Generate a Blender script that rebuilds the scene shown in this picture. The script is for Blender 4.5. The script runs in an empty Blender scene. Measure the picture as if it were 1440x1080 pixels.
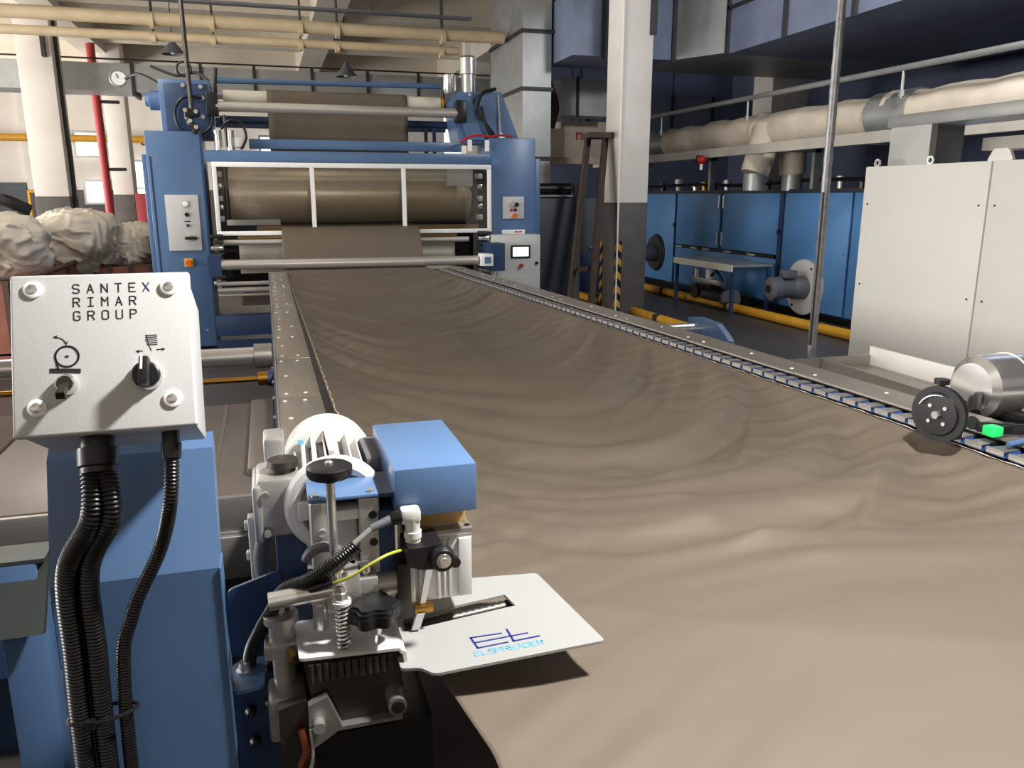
import bpy, bmesh, math, random
import numpy as np
from mathutils import Vector, Matrix
random.seed(7)
scn = bpy.context.scene
COL = scn.collection
V = Vector
PI = math.pi

# ------------------------------------------------------------------ camera, world, lights, exposure
EYE = 1.6
th, ps = math.radians(13.2), math.radians(16.8)
Fw = V((math.sin(ps)*math.cos(th), math.cos(ps)*math.cos(th), -math.sin(th)))
Rt = V((math.cos(ps), -math.sin(ps), 0))
Up = Rt.cross(Fw)
cd = bpy.data.cameras.new('camera'); cam = bpy.data.objects.new('camera', cd); COL.objects.link(cam)
cd.sensor_width = 36; cd.lens = 36*1123/1440; cd.clip_start = 0.02; cd.clip_end = 200
M = Matrix((Rt, Up, -Fw)).transposed().to_4x4(); M.translation = (0, 0, EYE)
cam.matrix_world = M
scn.camera = cam

w = bpy.data.worlds.new('world'); scn.world = w; w.use_nodes = True
bg = w.node_tree.nodes['Background']; bg.inputs[0].default_value = (1.0, 0.985, 0.965, 1); bg.inputs[1].default_value = 0.85
vs = scn.view_settings
vs.view_transform = 'Standard'; vs.look = 'None'; vs.gamma = 1; vs.exposure = 0.32; vs.use_curve_mapping = False

def area(name, loc, aim, sx, sy, power, col=(1, 1, 1), shape='RECTANGLE'):
    l = bpy.data.lights.new(name, 'AREA'); l.shape = shape; l.size = sx; l.size_y = sy; l.energy = power; l.color = col
    o = bpy.data.objects.new(name, l); COL.objects.link(o); o.location = loc
    o.rotation_euler = (V(aim)-V(loc)).to_track_quat('-Z', 'Y').to_euler()
    return o
# inspection lamp hung over the near end of the machine, added fill lights for hall and aisle, daylight from the window fronts on the left
area('inspection_lamp_light', (1.1, 0.82, 2.75), (0.8, 1.05, 0.9), 0.2, 0.2, 91, (1.0, 0.985, 0.95), 'DISK')
area('left_window_daylight', (-7.8, 5.8, 1.8), (3.0, 7.0, 2.1), 7.0, 1.7, 520, (1.0, 0.98, 0.95))
pl_ = bpy.data.lights.new('hall_fill_light', 'POINT'); pl_.energy = 100; pl_.color = (1.0, 0.97, 0.93); pl_.shadow_soft_size = 0.25  # added fill, brightens the towers and beams; no real lamp here
po_ = bpy.data.objects.new('hall_fill_light', pl_); COL.objects.link(po_); po_.location = (-2.2, 7.6, 4.2)
area('aisle_fill_light', (5.3, 4.6, 4.6), (6.2, 8.0, 1.5), 0.8, 0.8, 130, (0.95, 0.98, 1.0), 'DISK')  # added fill to lift the right aisle, not an actual fitting
area('far_window_daylight', (-8.0, 16.0, 2.0), (0.0, 16.0, 4.6), 8.0, 2.2, 560, (1.0, 0.96, 0.9))

# ------------------------------------------------------------------ materials
def lin(c):
    return tuple(((x/255)/12.92 if x/255 <= 0.04045 else ((x/255+0.055)/1.055)**2.4) for x in c)
MATS = {}
def mat(name, rgb, rough=0.5, metal=0.0, var=0.0, scale=6.0, bump=0.0, bscale=60.0, emit=0.0, sheen=0.0, stretch=None, rvar=0.0, coat=0.0):
    if name in MATS: return MATS[name]
    m = bpy.data.materials.new(name); m.use_nodes = True
    nt = m.node_tree; b = nt.nodes['Principled BSDF']
    c = lin(rgb)
    b.inputs['Base Color'].default_value = (*c, 1); b.inputs['Roughness'].default_value = rough; b.inputs['Metallic'].default_value = metal
    if coat: b.inputs['Coat Weight'].default_value = coat; b.inputs['Coat Roughness'].default_value = 0.15
    if sheen: b.inputs['Sheen Weight'].default_value = sheen; b.inputs['Sheen Roughness'].default_value = 0.4
    if emit:
        b.inputs['Emission Color'].default_value = (*c, 1); b.inputs['Emission Strength'].default_value = emit
    if var or rvar or bump:
        tc = nt.nodes.new('ShaderNodeTexCoord'); mp = nt.nodes.new('ShaderNodeMapping')
        nt.links.new(tc.outputs['Object'], mp.inputs[0])
        if stretch: mp.inputs['Scale'].default_value = stretch
    if var or rvar:
        n = nt.nodes.new('ShaderNodeTexNoise'); n.inputs['Scale'].default_value = scale; n.inputs['Detail'].default_value = 5
        nt.links.new(mp.outputs[0], n.inputs['Vector'])
        if var:
            r = nt.nodes.new('ShaderNodeValToRGB')
            r.color_ramp.elements[0].position = 0.3; r.color_ramp.elements[1].position = 0.7
            r.color_ramp.elements[0].color = (*[x*(1-var) for x in c], 1); r.color_ramp.elements[1].color = (*[min(1, x*(1+var)) for x in c], 1)
            nt.links.new(n.outputs['Fac'], r.inputs[0]); nt.links.new(r.outputs[0], b.inputs['Base Color'])
        if rvar:
            mr = nt.nodes.new('ShaderNodeMapRange'); mr.inputs['To Min'].default_value = max(0.02, rough-rvar); mr.inputs['To Max'].default_value = min(1, rough+rvar)
            nt.links.new(n.outputs['Fac'], mr.inputs['Value']); nt.links.new(mr.outputs[0], b.inputs['Roughness'])
    if bump:
        n2 = nt.nodes.new('ShaderNodeTexNoise'); n2.inputs['Scale'].default_value = bscale; n2.inputs['Detail'].default_value = 3
        nt.links.new(mp.outputs[0], n2.inputs['Vector'])
        bp = nt.nodes.new('ShaderNodeBump'); bp.inputs['Strength'].default_value = bump; bp.inputs['Distance'].default_value = 0.01
        nt.links.new(n2.outputs['Fac'], bp.inputs['Height']); nt.links.new(bp.outputs[0], b.inputs['Normal'])
    MATS[name] = m
    return m
BLUE = mat('blue_paint', (84, 113, 152), 0.34, var=0.05, scale=3)
BLUE_DK = mat('dark_blue_paint', (40, 62, 96), 0.4, var=0.06, scale=3)
DRYER = mat('dryer_blue_panel', (82, 134, 188), 0.42, var=0.10, scale=1.6, rvar=0.1)
WHITE = mat('white_powder_coat', (152, 152, 149), 0.42, bump=0.05, bscale=400)
BOXW = mat('light_grey_enamel', (194, 195, 193), 0.4, bump=0.04, bscale=400)
PANEL = mat('pale_grey_cabinet', (222, 219, 212), 0.45, var=0.02, scale=2)
GUARD = mat('white_guard_frame', (246, 246, 244), 0.35)
CHROME = mat('chrome', (222, 220, 217), 0.22, 0.85)
ROLLER = mat('satin_roller', (205, 200, 194), 0.34, 0.6)
STEEL = mat('brushed_steel', (165, 161, 155), 0.36, 0.8, var=0.08, scale=12, stretch=(1, 14, 14))
RODGREY = mat('dull_rod', (128, 127, 129), 0.42, 0.5, var=0.25, scale=30)
BEDSTEEL = mat('dull_bed_sheet', (118, 110, 106), 0.4, 0.5, var=0.08, scale=5)
SHIELD = mat('dull_shield', (62, 68, 66), 0.45, 0.3, var=0.1)
STEEL_WARM = mat('stainless_cover', (158, 150, 140), 0.42, 0.6, var=0.10, scale=5, stretch=(6, 1, 6))
ALU = mat('cast_aluminium', (186, 184, 180), 0.42, 0.75, var=0.06, scale=20, bump=0.06, bscale=200)
ALUP = mat('aluminium_paint', (212, 210, 207), 0.4, 0.1)
DKSTEEL = mat('dark_steel', (74, 70, 66), 0.4, 0.8, var=0.15, scale=20)
BLACK = mat('black_plastic', (22, 22, 24), 0.38)
RUBBER = mat('black_rubber', (14, 14, 15), 0.32)
BRASS = mat('brass', (176, 132, 62), 0.3, 1.0)
TAN = mat('tan_block', (196, 156, 96), 0.5)
RED = mat('red_plastic', (190, 30, 28), 0.4)
ORANGE = mat('orange_cap', (225, 90, 20), 0.4)
YELLOW = mat('yellow_paint', (208, 150, 36), 0.5, var=0.12, scale=8)
INK = mat('black_ink', (26, 26, 28), 0.6)
INKB = mat('blue_ink', (40, 36, 110), 0.6)
LOGO = mat('logo_dark_blue', (26, 36, 120), 0.5)
LOGOL = mat('logo_light_blue', (92, 178, 226), 0.5)
PLASTER = mat('cream_plaster', (238, 231, 223), 0.8, var=0.05, scale=2.5, bump=0.1, bscale=25)
CEIL = mat('ceiling_plaster', (216, 207, 192), 0.85, var=0.06, scale=1.5)
DADO = mat('grey_dado_paint', (92, 88, 86), 0.6, var=0.15, scale=5)
GALV = mat('galvanised_sheet', (166, 168, 166), 0.42, 0.55, var=0.10, scale=4)
DUCTDK = mat('dull_duct_sheet', (122, 132, 156), 0.55, 0.2, var=0.12, scale=3)  # blue-grey tint paints in the aisle's shade and haze
FLANGE = mat('dark_angle_iron', (58, 58, 60), 0.5, 0.4)
NAVY_SHADE = mat('navy_shade', (104, 112, 140), 0.7, var=0.15, scale=1.2)  # shade and bluish haze of the right aisle put into the colour
INSUL = mat('canvas_insulation', (206, 193, 176), 0.85, var=0.12, scale=4, bump=0.35, bscale=14)
PIPE = mat('beige_pipe_paint', (204, 184, 150), 0.55, var=0.08, scale=5)
REDPIPE = mat('red_pipe_paint', (170, 50, 54), 0.5)
RACK = mat('pale_rack_paint', (182, 175, 164), 0.55, var=0.08, scale=5)
RUST = mat('rusty_angle_iron', (78, 62, 54), 0.75, var=0.25, scale=14)
FLOOR = mat('dark_sealed_floor', (70, 65, 64), 0.42, var=0.22, scale=1.3, rvar=0.15)
CREAM = mat('cream_roller', (226, 222, 204), 0.5)
DRUM = mat('satin_drum_sleeve', (232, 215, 188), 0.3, 0.3, var=0.03, scale=3)
GREYPAINT = mat('grey_machine_paint', (96, 98, 104), 0.5)
SLATE = mat('slate_cabinet', (62, 68, 78), 0.5, var=0.08, scale=3)
BAG = mat('white_polythene_sack', (214, 206, 192), 0.5, var=0.08, scale=6, bump=0.35, bscale=16)
CART = mat('terracotta_cart', (150, 92, 78), 0.65, var=0.12, scale=5)
CARTDK = mat('cart_rail', (84, 62, 54), 0.6)
SKYPANE = mat('daylit_pane', (255, 253, 246), 0.5, emit=2.2)
SCREEN = mat('lit_touch_screen', (235, 245, 250), 0.3, emit=1.3)
GREENLED = mat('green_sensor_light', (40, 225, 110), 0.4, emit=0.35)
WIREYG = mat('yellow_green_wire', (168, 168, 62), 0.45)
WIREGREY = mat('grey_cable', (120, 122, 124), 0.45)
WOODTOP = mat('tan_bed_cloth', (96, 83, 71), 0.8, var=0.08, scale=8)

def fabric_mat():
    m = bpy.data.materials.new('taupe_woven_cloth'); m.use_nodes = True
    nt = m.node_tree; b = nt.nodes['Principled BSDF']
    tc = nt.nodes.new('ShaderNodeTexCoord')
    n = nt.nodes.new('ShaderNodeTexNoise'); n.inputs['Scale'].default_value = 2.2; n.inputs['Detail'].default_value = 4
    nt.links.new(tc.outputs['Object'], n.inputs['Vector'])
    r = nt.nodes.new('ShaderNodeValToRGB')
    r.color_ramp.elements[0].position = 0.3; r.color_ramp.elements[1].position = 0.7
    r.color_ramp.elements[0].color = (*lin((96, 85, 74)), 1); r.color_ramp.elements[1].color = (*lin((100, 89, 77)), 1)
    nt.links.new(n.outputs['Fac'], r.inputs[0]); nt.links.new(r.outputs[0], b.inputs['Base Color'])
    b.inputs['Roughness'].default_value = 0.56; b.inputs['Specular IOR Level'].default_value = 0.8; b.inputs['Specular Tint'].default_value = (1.0, 0.97, 0.88, 1)
    wv = nt.nodes.new('ShaderNodeTexWave'); wv.inputs['Scale'].default_value = 160; wv.bands_direction = 'Y'; wv.inputs['Distortion'].default_value = 1.5
    nt.links.new(tc.outputs['Object'], wv.inputs['Vector'])
    bp = nt.nodes.new('ShaderNodeBump'); bp.inputs['Strength'].default_value = 0.06; bp.inputs['Distance'].default_value = 0.002
    nt.links.new(wv.outputs['Fac'], bp.inputs['Height']); nt.links.new(bp.outputs[0], b.inputs['Normal'])
    return m
CLOTH = fabric_mat()

def acrylic_mat():
    m = bpy.data.materials.new('clear_acrylic'); m.use_nodes = True
    nt = m.node_tree; nt.nodes.remove(nt.nodes['Principled BSDF']); out = nt.nodes['Material Output']
    t = nt.nodes.new('ShaderNodeBsdfTransparent'); t.inputs[0].default_value = (0.95, 0.95, 0.94, 1)
    g = nt.nodes.new('ShaderNodeBsdfGlossy'); g.inputs['Roughness'].default_value = 0.04
    f = nt.nodes.new('ShaderNodeFresnel'); f.inputs[0].default_value = 1.5
    mx = nt.nodes.new('ShaderNodeMixShader')
    nt.links.new(f.outputs[0], mx.inputs[0]); nt.links.new(t.outputs[0], mx.inputs[1]); nt.links.new(g.outputs[0], mx.inputs[2])
    nt.links.new(mx.outputs[0], out.inputs[0])
    return m
ACRYLIC = acrylic_mat()

def concrete_column_mat(): return PLASTER

# ------------------------------------------------------------------ object helpers
WLOC = {}
def link(o, parent):
    COL.objects.link(o)
    if parent is not None: o.parent = parent
def tag(o, label=None, cat=None, group=None, kind=None):
    if label: o['label'] = label
    if cat: o['category'] = cat
    if group: o['group'] = group
    if kind: o['kind'] = kind
    return o
def thing(name, loc, label, cat, group=None, kind=None):
    o = bpy.data.objects.new(name, None); COL.objects.link(o); o.location = loc; o.empty_display_size = 0.1
    WLOC[o] = V(loc)
    return tag(o, label, cat, group, kind)

def basis(d):
    d = V(d).normalized()
    a = V((0, 0, 1)) if abs(d.z) < 0.9 else V((1, 0, 0))
    x = a.cross(d).normalized(); y = d.cross(x)
    return x, y, d

class MB:
    def __init__(self): self.bm = bmesh.new()
    def box(self, x0, x1, y0, y1, z0, z1, bev=0.0, seg=2, mtx=None):
        b = bmesh.new()
        bmesh.ops.create_cube(b, size=1, matrix=Matrix.Translation(((x0+x1)/2, (y0+y1)/2, (z0+z1)/2)) @ Matrix.Diagonal((abs(x1-x0), abs(y1-y0), abs(z1-z0), 1)))
        if bev: bmesh.ops.bevel(b, geom=b.edges[:], offset=bev, segments=seg, affect='EDGES', profile=0.5)
        return self._merge(b, mtx)
    def _merge(self, b, mtx=None):
        if mtx is not None: bmesh.ops.transform(b, matrix=mtx, verts=b.verts[:])
        me = bpy.data.meshes.new('tmp'); b.to_mesh(me); b.free(); self.bm.from_mesh(me); bpy.data.meshes.remove(me)
        return self
    def cyl(self, p0, p1, r0, r1=None, seg=20, caps=True):
        r1 = r0 if r1 is None else r1
        return self.lathe(p0, p1, [(0, r0), (1, r1)], seg, caps)
    def lathe(self, p0, p1, prof, seg=24, caps=True):
        """prof: (fraction along p0->p1, radius)"""
        p0, p1 = V(p0), V(p1); x, y, d = basis(p1-p0); bm = self.bm; rings = []
        for t, r in prof:
            c = p0.lerp(p1, t)
            rings.append([bm.verts.new(c+(x*math.cos(2*PI*k/seg)+y*math.sin(2*PI*k/seg))*max(r, 1e-5)) for k in range(seg)])
        for a, b in zip(rings, rings[1:]):
            for k in range(seg):
                bm.faces.new((a[k], a[(k+1) % seg], b[(k+1) % seg], b[k]))
        if caps:
            bm.faces.new(rings[0][::-1]); bm.faces.new(rings[-1])
        return self
    def tube(self, pts, r, seg=8, caps=True, rad=None, closed=False):
        pts = [V(p) for p in pts]; n = len(pts); bm = self.bm; rings = []
        prevx = None
        for i, p in enumerate(pts):
            if closed: d = pts[(i+1) % n]-pts[i-1]
            else: d = pts[min(i+1, n-1)]-pts[max(i-1, 0)]
            d.normalize()
            if prevx is None: x, y, _ = basis(d)
            else:
                x = (prevx-d*prevx.dot(d))
                x = x.normalized() if x.length > 1e-6 else basis(d)[0]
                y = d.cross(x)
            prevx = x
            rr = rad[i] if rad else r
            rings.append([bm.verts.new(p+(x*math.cos(2*PI*k/seg)+y*math.sin(2*PI*k/seg))*rr) for k in range(seg)])
        prs = list(zip(rings, rings[1:]))
        if closed: prs.append((rings[-1], rings[0]))
        for a, b in prs:
            for k in range(seg):
                bm.faces.new((a[k], a[(k+1) % seg], b[(k+1) % seg], b[k]))
        if caps and not closed:
            bm.faces.new(rings[0][::-1]); bm.faces.new(rings[-1])
        return self
    def prism(self, poly, axis, a0, a1, holes=()):
        """poly 2D in the plane normal to axis: 'x' -> (y,z), 'y' -> (x,z), 'z' -> (x,y); extruded a0..a1; holes are 2D loops"""
        def P(q, a):
            return V((a, q[0], q[1])) if axis == 'x' else V((q[0], a, q[1])) if axis == 'y' else V((q[0], q[1], a))
        b = bmesh.new()
        edges = []
        loops = [poly]+list(holes)
        for lp in loops:
            vs_ = [b.verts.new(P(q, a0)) for q in lp]
            for i in range(len(vs_)): edges.append(b.edges.new((vs_[i], vs_[(i+1) % len(vs_)])))
        if holes:
            bmesh.ops.triangle_fill(b, use_beauty=True, use_dissolve=False, edges=edges)
        else:
            b.faces.new([v for v in b.verts])
        r = bmesh.ops.extrude_face_region(b, geom=b.faces[:])
        d = P((0, 0), a1)-P((0, 0), a0)
        bmesh.ops.translate(b, vec=d, verts=[v for v in r['geom'] if isinstance(v, bmesh.types.BMVert)])
        bmesh.ops.recalc_face_normals(b, faces=b.faces[:])
        return self._merge(b)
    def sphere(self, c, r, seg=14, rings=8, sc=(1, 1, 1)):
        b = bmesh.new(); bmesh.ops.create_uvsphere(b, u_segments=seg, v_segments=rings, radius=r, matrix=Matrix.Translation(c) @ Matrix.Diagonal((*sc, 1)))
        return self._merge(b)
    def torus(self, c, axis, R, r, seg=28, rs=8, a0=0.0, a1=2*PI):
        x, y, d = basis(axis); c = V(c)
        full = abs(a1-a0-2*PI) < 1e-6
        n = seg if full else seg+1
        pts = [c+(x*math.cos(a0+(a1-a0)*k/seg)+y*math.sin(a0+(a1-a0)*k/seg))*R for k in range(n)]
        return self.tube(pts, r, rs, closed=full)
    def build(self, name, m, parent=None, smooth=True, label=None, kind=None, angle=35):
        bm = self.bm
        bmesh.ops.recalc_face_normals(bm, faces=bm.faces[:])
        co = [v.co for v in bm.verts]
        lo = V([min(c[i] for c in co) for i in range(3)]); hi = V([max(c[i] for c in co) for i in range(3)])
        c = (lo+hi)/2
        bmesh.ops.translate(bm, vec=-c, verts=bm.verts[:])
        me = bpy.data.meshes.new(name); bm.to_mesh(me); bm.free()
        me.materials.append(m)
        if smooth:
            me.shade_smooth()
            try: me.set_sharp_from_angle(angle=math.radians(angle))
            except Exception: pass
        o = bpy.data.objects.new(name, me); link(o, parent)
        o.location = c-(WLOC[parent] if parent is not None else V((0, 0, 0)))
        WLOC[o] = c
        if label: o['label'] = label
        if kind: o['kind'] = kind
        return o
def copy_at(src, parent, wloc, name=None, rz=None):
    o = src.copy(); link(o, None); o.parent = parent
    o.location = V(wloc)-(WLOC[parent] if parent is not None else V((0, 0, 0))); WLOC[o] = V(wloc)
    if rz is not None: o.rotation_euler = (0, 0, rz)
    return o
def bx(name, m, parent, x0, x1, y0, y1, z0, z1, bev=0.0, **k):
    return MB().box(x0, x1, y0, y1, z0, z1, bev).build(name, m, parent, **k)
def cy(name, m, parent, p0, p1, r0, r1=None, seg=20, **k):
    return MB().cyl(p0, p1, r0, r1, seg).build(name, m, parent, **k)
def tb(name, m, parent, pts, r, seg=8, **k):
    return MB().tube(pts, r, seg).build(name, m, parent, **k)
def smooth_path(pts, n=8):
    pts = [V(p) for p in pts]; out = []
    for i in range(len(pts)-1):
        p0 = pts[max(i-1, 0)]; p1 = pts[i]; p2 = pts[i+1]; p3 = pts[min(i+2, len(pts)-1)]
        for k in range(n):
            t = k/n
            out.append(0.5*((2*p1)+(p2-p0)*t+(2*p0-5*p1+4*p2-p3)*t*t+(3*p1-p0-3*p2+p3)*t**3))
    out.append(pts[-1]); return out
def resample(pts, step):
    out = [pts[0].copy()]; acc = 0.0
    for a, b in zip(pts, pts[1:]):
        L = (b-a).length; t = step-acc
        while t <= L:
            out.append(a.lerp(b, t/L)); t += step
        acc = (acc+L) % step
    return out
def corrugated(name, m, parent, pts, r, pitch=0.006, seg=12, **k):
    ps_ = resample(smooth_path(pts, 10), pitch/4)
    pat = [1.0, 1.0, 0.84, 0.84]
    rad = [r*pat[i % 4] for i in range(len(ps_))]
    return MB().tube(ps_, r, seg, rad=rad).build(name, m, parent, angle=80, **k)
def round_poly(pts, r, n=5):
    out = []
    N = len(pts)
    for i in range(N):
        p = V(pts[i]).to_2d() if len(pts[i]) > 2 else V(pts[i]); a = V(pts[i-1]); b = V(pts[(i+1) % N])
        rr = min(r, (a-p).length*0.45, (b-p).length*0.45)
        s = p+(a-p).normalized()*rr; e = p+(b-p).normalized()*rr
        for k in range(n+1):
            t = k/n
            out.append(tuple(s*(1-t)**2+p*2*t*(1-t)+e*t*t))
    return out
# stroke lettering: glyphs on a 4 x 6 grid, drawn as thin raised bars
GL = {
 'S': [[(4, 5.2), (3.2, 6), (.8, 6), (0, 5.2), (0, 4), (.8, 3.2), (3.2, 2.8), (4, 2), (4, .8), (3.2, 0), (.8, 0), (0, .8)]],
 'A': [[(0, 0), (2, 6), (4, 0)], [(.8, 2), (3.2, 2)]],
 'N': [[(0, 0), (0, 6), (4, 0), (4, 6)]],
 'T': [[(0, 6), (4, 6)], [(2, 6), (2, 0)]],
 'E': [[(4, 6), (0, 6), (0, 0), (4, 0)], [(0, 3), (3.2, 3)]],
 'X': [[(0, 6), (4, 0)], [(0, 0), (4, 6)]],
 'R': [[(0, 0), (0, 6), (3, 6), (4, 5.2), (4, 3.8), (3, 3), (0, 3)], [(2.2, 3), (4, 0)]],
 'I': [[(.4, 6), (3.6, 6)], [(2, 6), (2, 0)], [(.4, 0), (3.6, 0)]],
 'M': [[(0, 0), (0, 6), (2, 3), (4, 6), (4, 0)]],
 'G': [[(4, 5), (3.2, 6), (.8, 6), (0, 5.2), (0, .8), (.8, 0), (3.2, 0), (4, .8), (4, 2.8), (2.4, 2.8)]],
 'O': [[(.8, 0), (0, .8), (0, 5.2), (.8, 6), (3.2, 6), (4, 5.2), (4, .8), (3.2, 0), (.8, 0)]],
 'U': [[(0, 6), (0, .8), (.8, 0), (3.2, 0), (4, .8), (4, 6)]],
 'P': [[(0, 0), (0, 6), (3, 6), (4, 5.2), (4, 3.8), (3, 3), (0, 3)]],
 'L': [[(0, 6), (0, 0), (4, 0)]],
 'D': [[(0, 0), (0, 6), (2.8, 6), (4, 4.8), (4, 1.2), (2.8, 0), (0, 0)]],
}
def stroke(mb, pts, w_, fr, h=0.0006):
    """pts 2D on a face frame fr=(origin, ux, uy, n): flat bars slightly proud of the face"""
    o, ux, uy, n = fr
    for a, b in zip(pts, pts[1:]):
        a, b = V(a), V(b); d = (b-a)
        if d.length < 1e-7: continue
        d.normalize(); s = V((-d.y, d.x))*w_/2; a2 = a-d*w_*0.4; b2 = b+d*w_*0.4
        q = [a2-s, b2-s, b2+s, a2+s]
        lo = [mb.bm.verts.new(o+ux*p.x+uy*p.y) for p in q]; hi = [mb.bm.verts.new(o+ux*p.x+uy*p.y+n*h) for p in q]
        mb.bm.faces.new(hi)
        for k in range(4): mb.bm.faces.new((lo[k], lo[(k+1) % 4], hi[(k+1) % 4], hi[k]))
def letters(mb, text, x, y, cw, ch, pitch, w_, fr):
    for i, c in enumerate(text):
        for st in GL.get(c, []):
            stroke(mb, [(x+i*pitch+p[0]/4*cw, y+p[1]/6*ch) for p in st], w_, fr)

# ------------------------------------------------------------------ the setting
tag(bx('floor', FLOOR, None, -9, 11.2, -3, 24.4, -0.12, 0), 'dark sealed concrete floor of the mill hall', 'floor', kind='structure')
ce = tag(bx('ceiling', CEIL, None, -9, 5.2, -3, 24.4, 5.0, 5.15), 'cream plastered concrete ceiling with deep beams', 'ceiling', kind='structure')
for y in (14.2, 17.2, 20.4):
    bx('cross_beam', CEIL, ce, -9, 5.2, y, y+0.4, 4.42, 5.0)
for x in (-3.2, 0.9, 4.25):
    bx('main_beam', CEIL, ce, x, x+0.45, -3, 24.2, 4.3, 5.0)
tag(bx('ceiling', NAVY_SHADE, None, 5.2, 11.2, -3, 24.4, 4.75, 4.9), 'ceiling deck above the right aisle, shade painted in as navy', 'ceiling', kind='structure')
wb = tag(bx('wall_back', PLASTER, None, -9, 5.2, 24.2, 24.4, 0, 5.0), 'sunlit cream far wall with grey lower band', 'wall', kind='structure')
bx('dado_band', DADO, wb, -9, 5.2, 24.17, 24.2, 0, 1.78)
bx('dark_shutter', SLATE, wb, -9, -5.9, 24.1, 24.17, 0, 1.96)
for x, w_ in ((-5.85, 0.42), (-2.3, 0.4), (1.2, 0.4)):
    bx('pilaster', PLASTER, wb, x, x+w_, 24.0, 24.2, 1.78, 5.0)
wf = tag(bx('wall_front', PLASTER, None, -9, 11.2, -3.2, -3.0, 0, 5.0), 'plain wall at the near end of the hall', 'wall', kind='structure')
bx('dado_band', DADO, wf, -9, 11, -3.0, -2.98, 0, 1.78)
tag(bx('wall_right', NAVY_SHADE, None, 11.0, 11.2, -3, 24.4, 0, 4.9), 'wall beyond the blue dryer, its shade painted in dark', 'wall', kind='structure')
tag(bx('wall_far_right', NAVY_SHADE, None, 5.2, 11.0, 18.0, 18.2, 0, 4.9), 'added partition at the end of the right aisle, painted dark as shade', 'wall', kind='structure')  # added wall that keeps the far right end dark
wn = 0
for (x0, x1, z0, z1, lab) in ((-4.62, -4.06, 2.66, 3.22, 'bright square window high on the far cream wall'), (-4.5, -4.0, 1.46, 1.98, 'bright low window set into the grey band of the far wall'),
                              (-3.25, -2.75, 1.15, 2.5, 'tall bright window beside the blue machine tower'), (0.0, 0.8, 2.3, 3.2, 'bright window behind the upper roller of the blue machine')):
    wn += 1
    f = MB().box(x0-.06, x1+.06, 24.06, 24.15, z1, z1+.06).box(x0-.06, x1+.06, 24.06, 24.15, z0-.06, z0).box(x0-.06, x0, 24.06, 24.15, z0, z1).box(x1, x1+.06, 24.06, 24.15, z0, z1).build('window_%d' % wn, GALV)
    tag(f, lab, 'window', kind='structure')
    if z1-z0 > 0.55 and x1-x0 < .6:
        zm = z0+(z1-z0)*.72 if wn == 1 else (z0+z1)/2
        bx('window_bar', GALV, f, x0, x1, 24.08, 24.14, zm-.02, zm+.02)
        bx('pane', SKYPANE, f, x0, x1, 24.1, 24.12, z0, zm-.02); bx('pane', SKYPANE, f, x0, x1, 24.1, 24.12, zm+.02, z1)
    else:
        bx('pane', SKYPANE, f, x0, x1, 24.1, 24.12, z0, z1)

def column(x0, x1, y0, y1, zt, dz, label):
    c = thing('column', ((x0+x1)/2, (y0+y1)/2, 0), label, 'column', kind='structure')
    bx('plaster_shaft', PLASTER, c, x0, x1, y0, y1, dz, zt, 0.012)
    bx('painted_base', DADO, c, x0-.004, x1+.004, y0-.004, y1+.004, 0, dz, 0.012)
    return c
cR = column(4.5, 4.92, 10.0, 10.5, 5.0, 1.52, 'pale square column with hazard-striped corner guards, beside the leaning rusty bars')
cL = column(-3.33, -2.86, 14.0, 14.6, 4.5, 1.6, 'large pale column behind the white sacks, at far left')
bx('brace', FLANGE, cL, -2.98, -2.93, 13.9, 14.0, 3.6, 4.0)
tb('cable', FLANGE, cL, [(-2.84, 14.2, 4.2), (-2.84, 14.22, 2.6), (-2.83, 14.25, 2.2), (-2.84, 14.2, 0.4)], 0.03)
column(-2.88, -2.5, 18.0, 18.5, 4.5, 1.64, 'smaller pale column behind the red standpipe')
column(4.12, 4.66, 17.0, 17.5, 5.0, 1.6, 'pale far column behind the silver canisters')
column(8.75, 9.5, 13.0, 13.6, 4.75, 1.6, 'pale column in the shadows behind the lagged pipe')
cy('wire', GUARD, cR, (4.49, 9.985, 0.02), (4.49, 9.985, 5.0), 0.012, seg=8)
for (x, y, z0, z1) in ((4.5, 10.0, 0.08, 1.02), (4.5, 10.5, 0.1, 1.0)):
    g = MB().box(x-.012, x+.06, y-.012, y-.004, z0, z1).box(x-.012, x-.004, y-.012, y+.06, z0, z1).build('corner_guard', BLACK, cR)
    for k in range(5):
        z = z0+.09+k*.19
        MB().prism([(x-.012, z), (x+.055, z-.07), (x+.055, z+.02), (x-.012, z+.09)], 'y', y-.016, y-.012).prism([(y-.012, z), (y+.055, z-.07), (y+.055, z+.02), (y-.012, z+.09)], 'x', x-.016, x-.012).build('chevron', YELLOW, g, smooth=False)
bx('bracket_plate', FLANGE, cR, 4.86, 4.95, 9.97, 10.0, 3.62, 4.3); 

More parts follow.
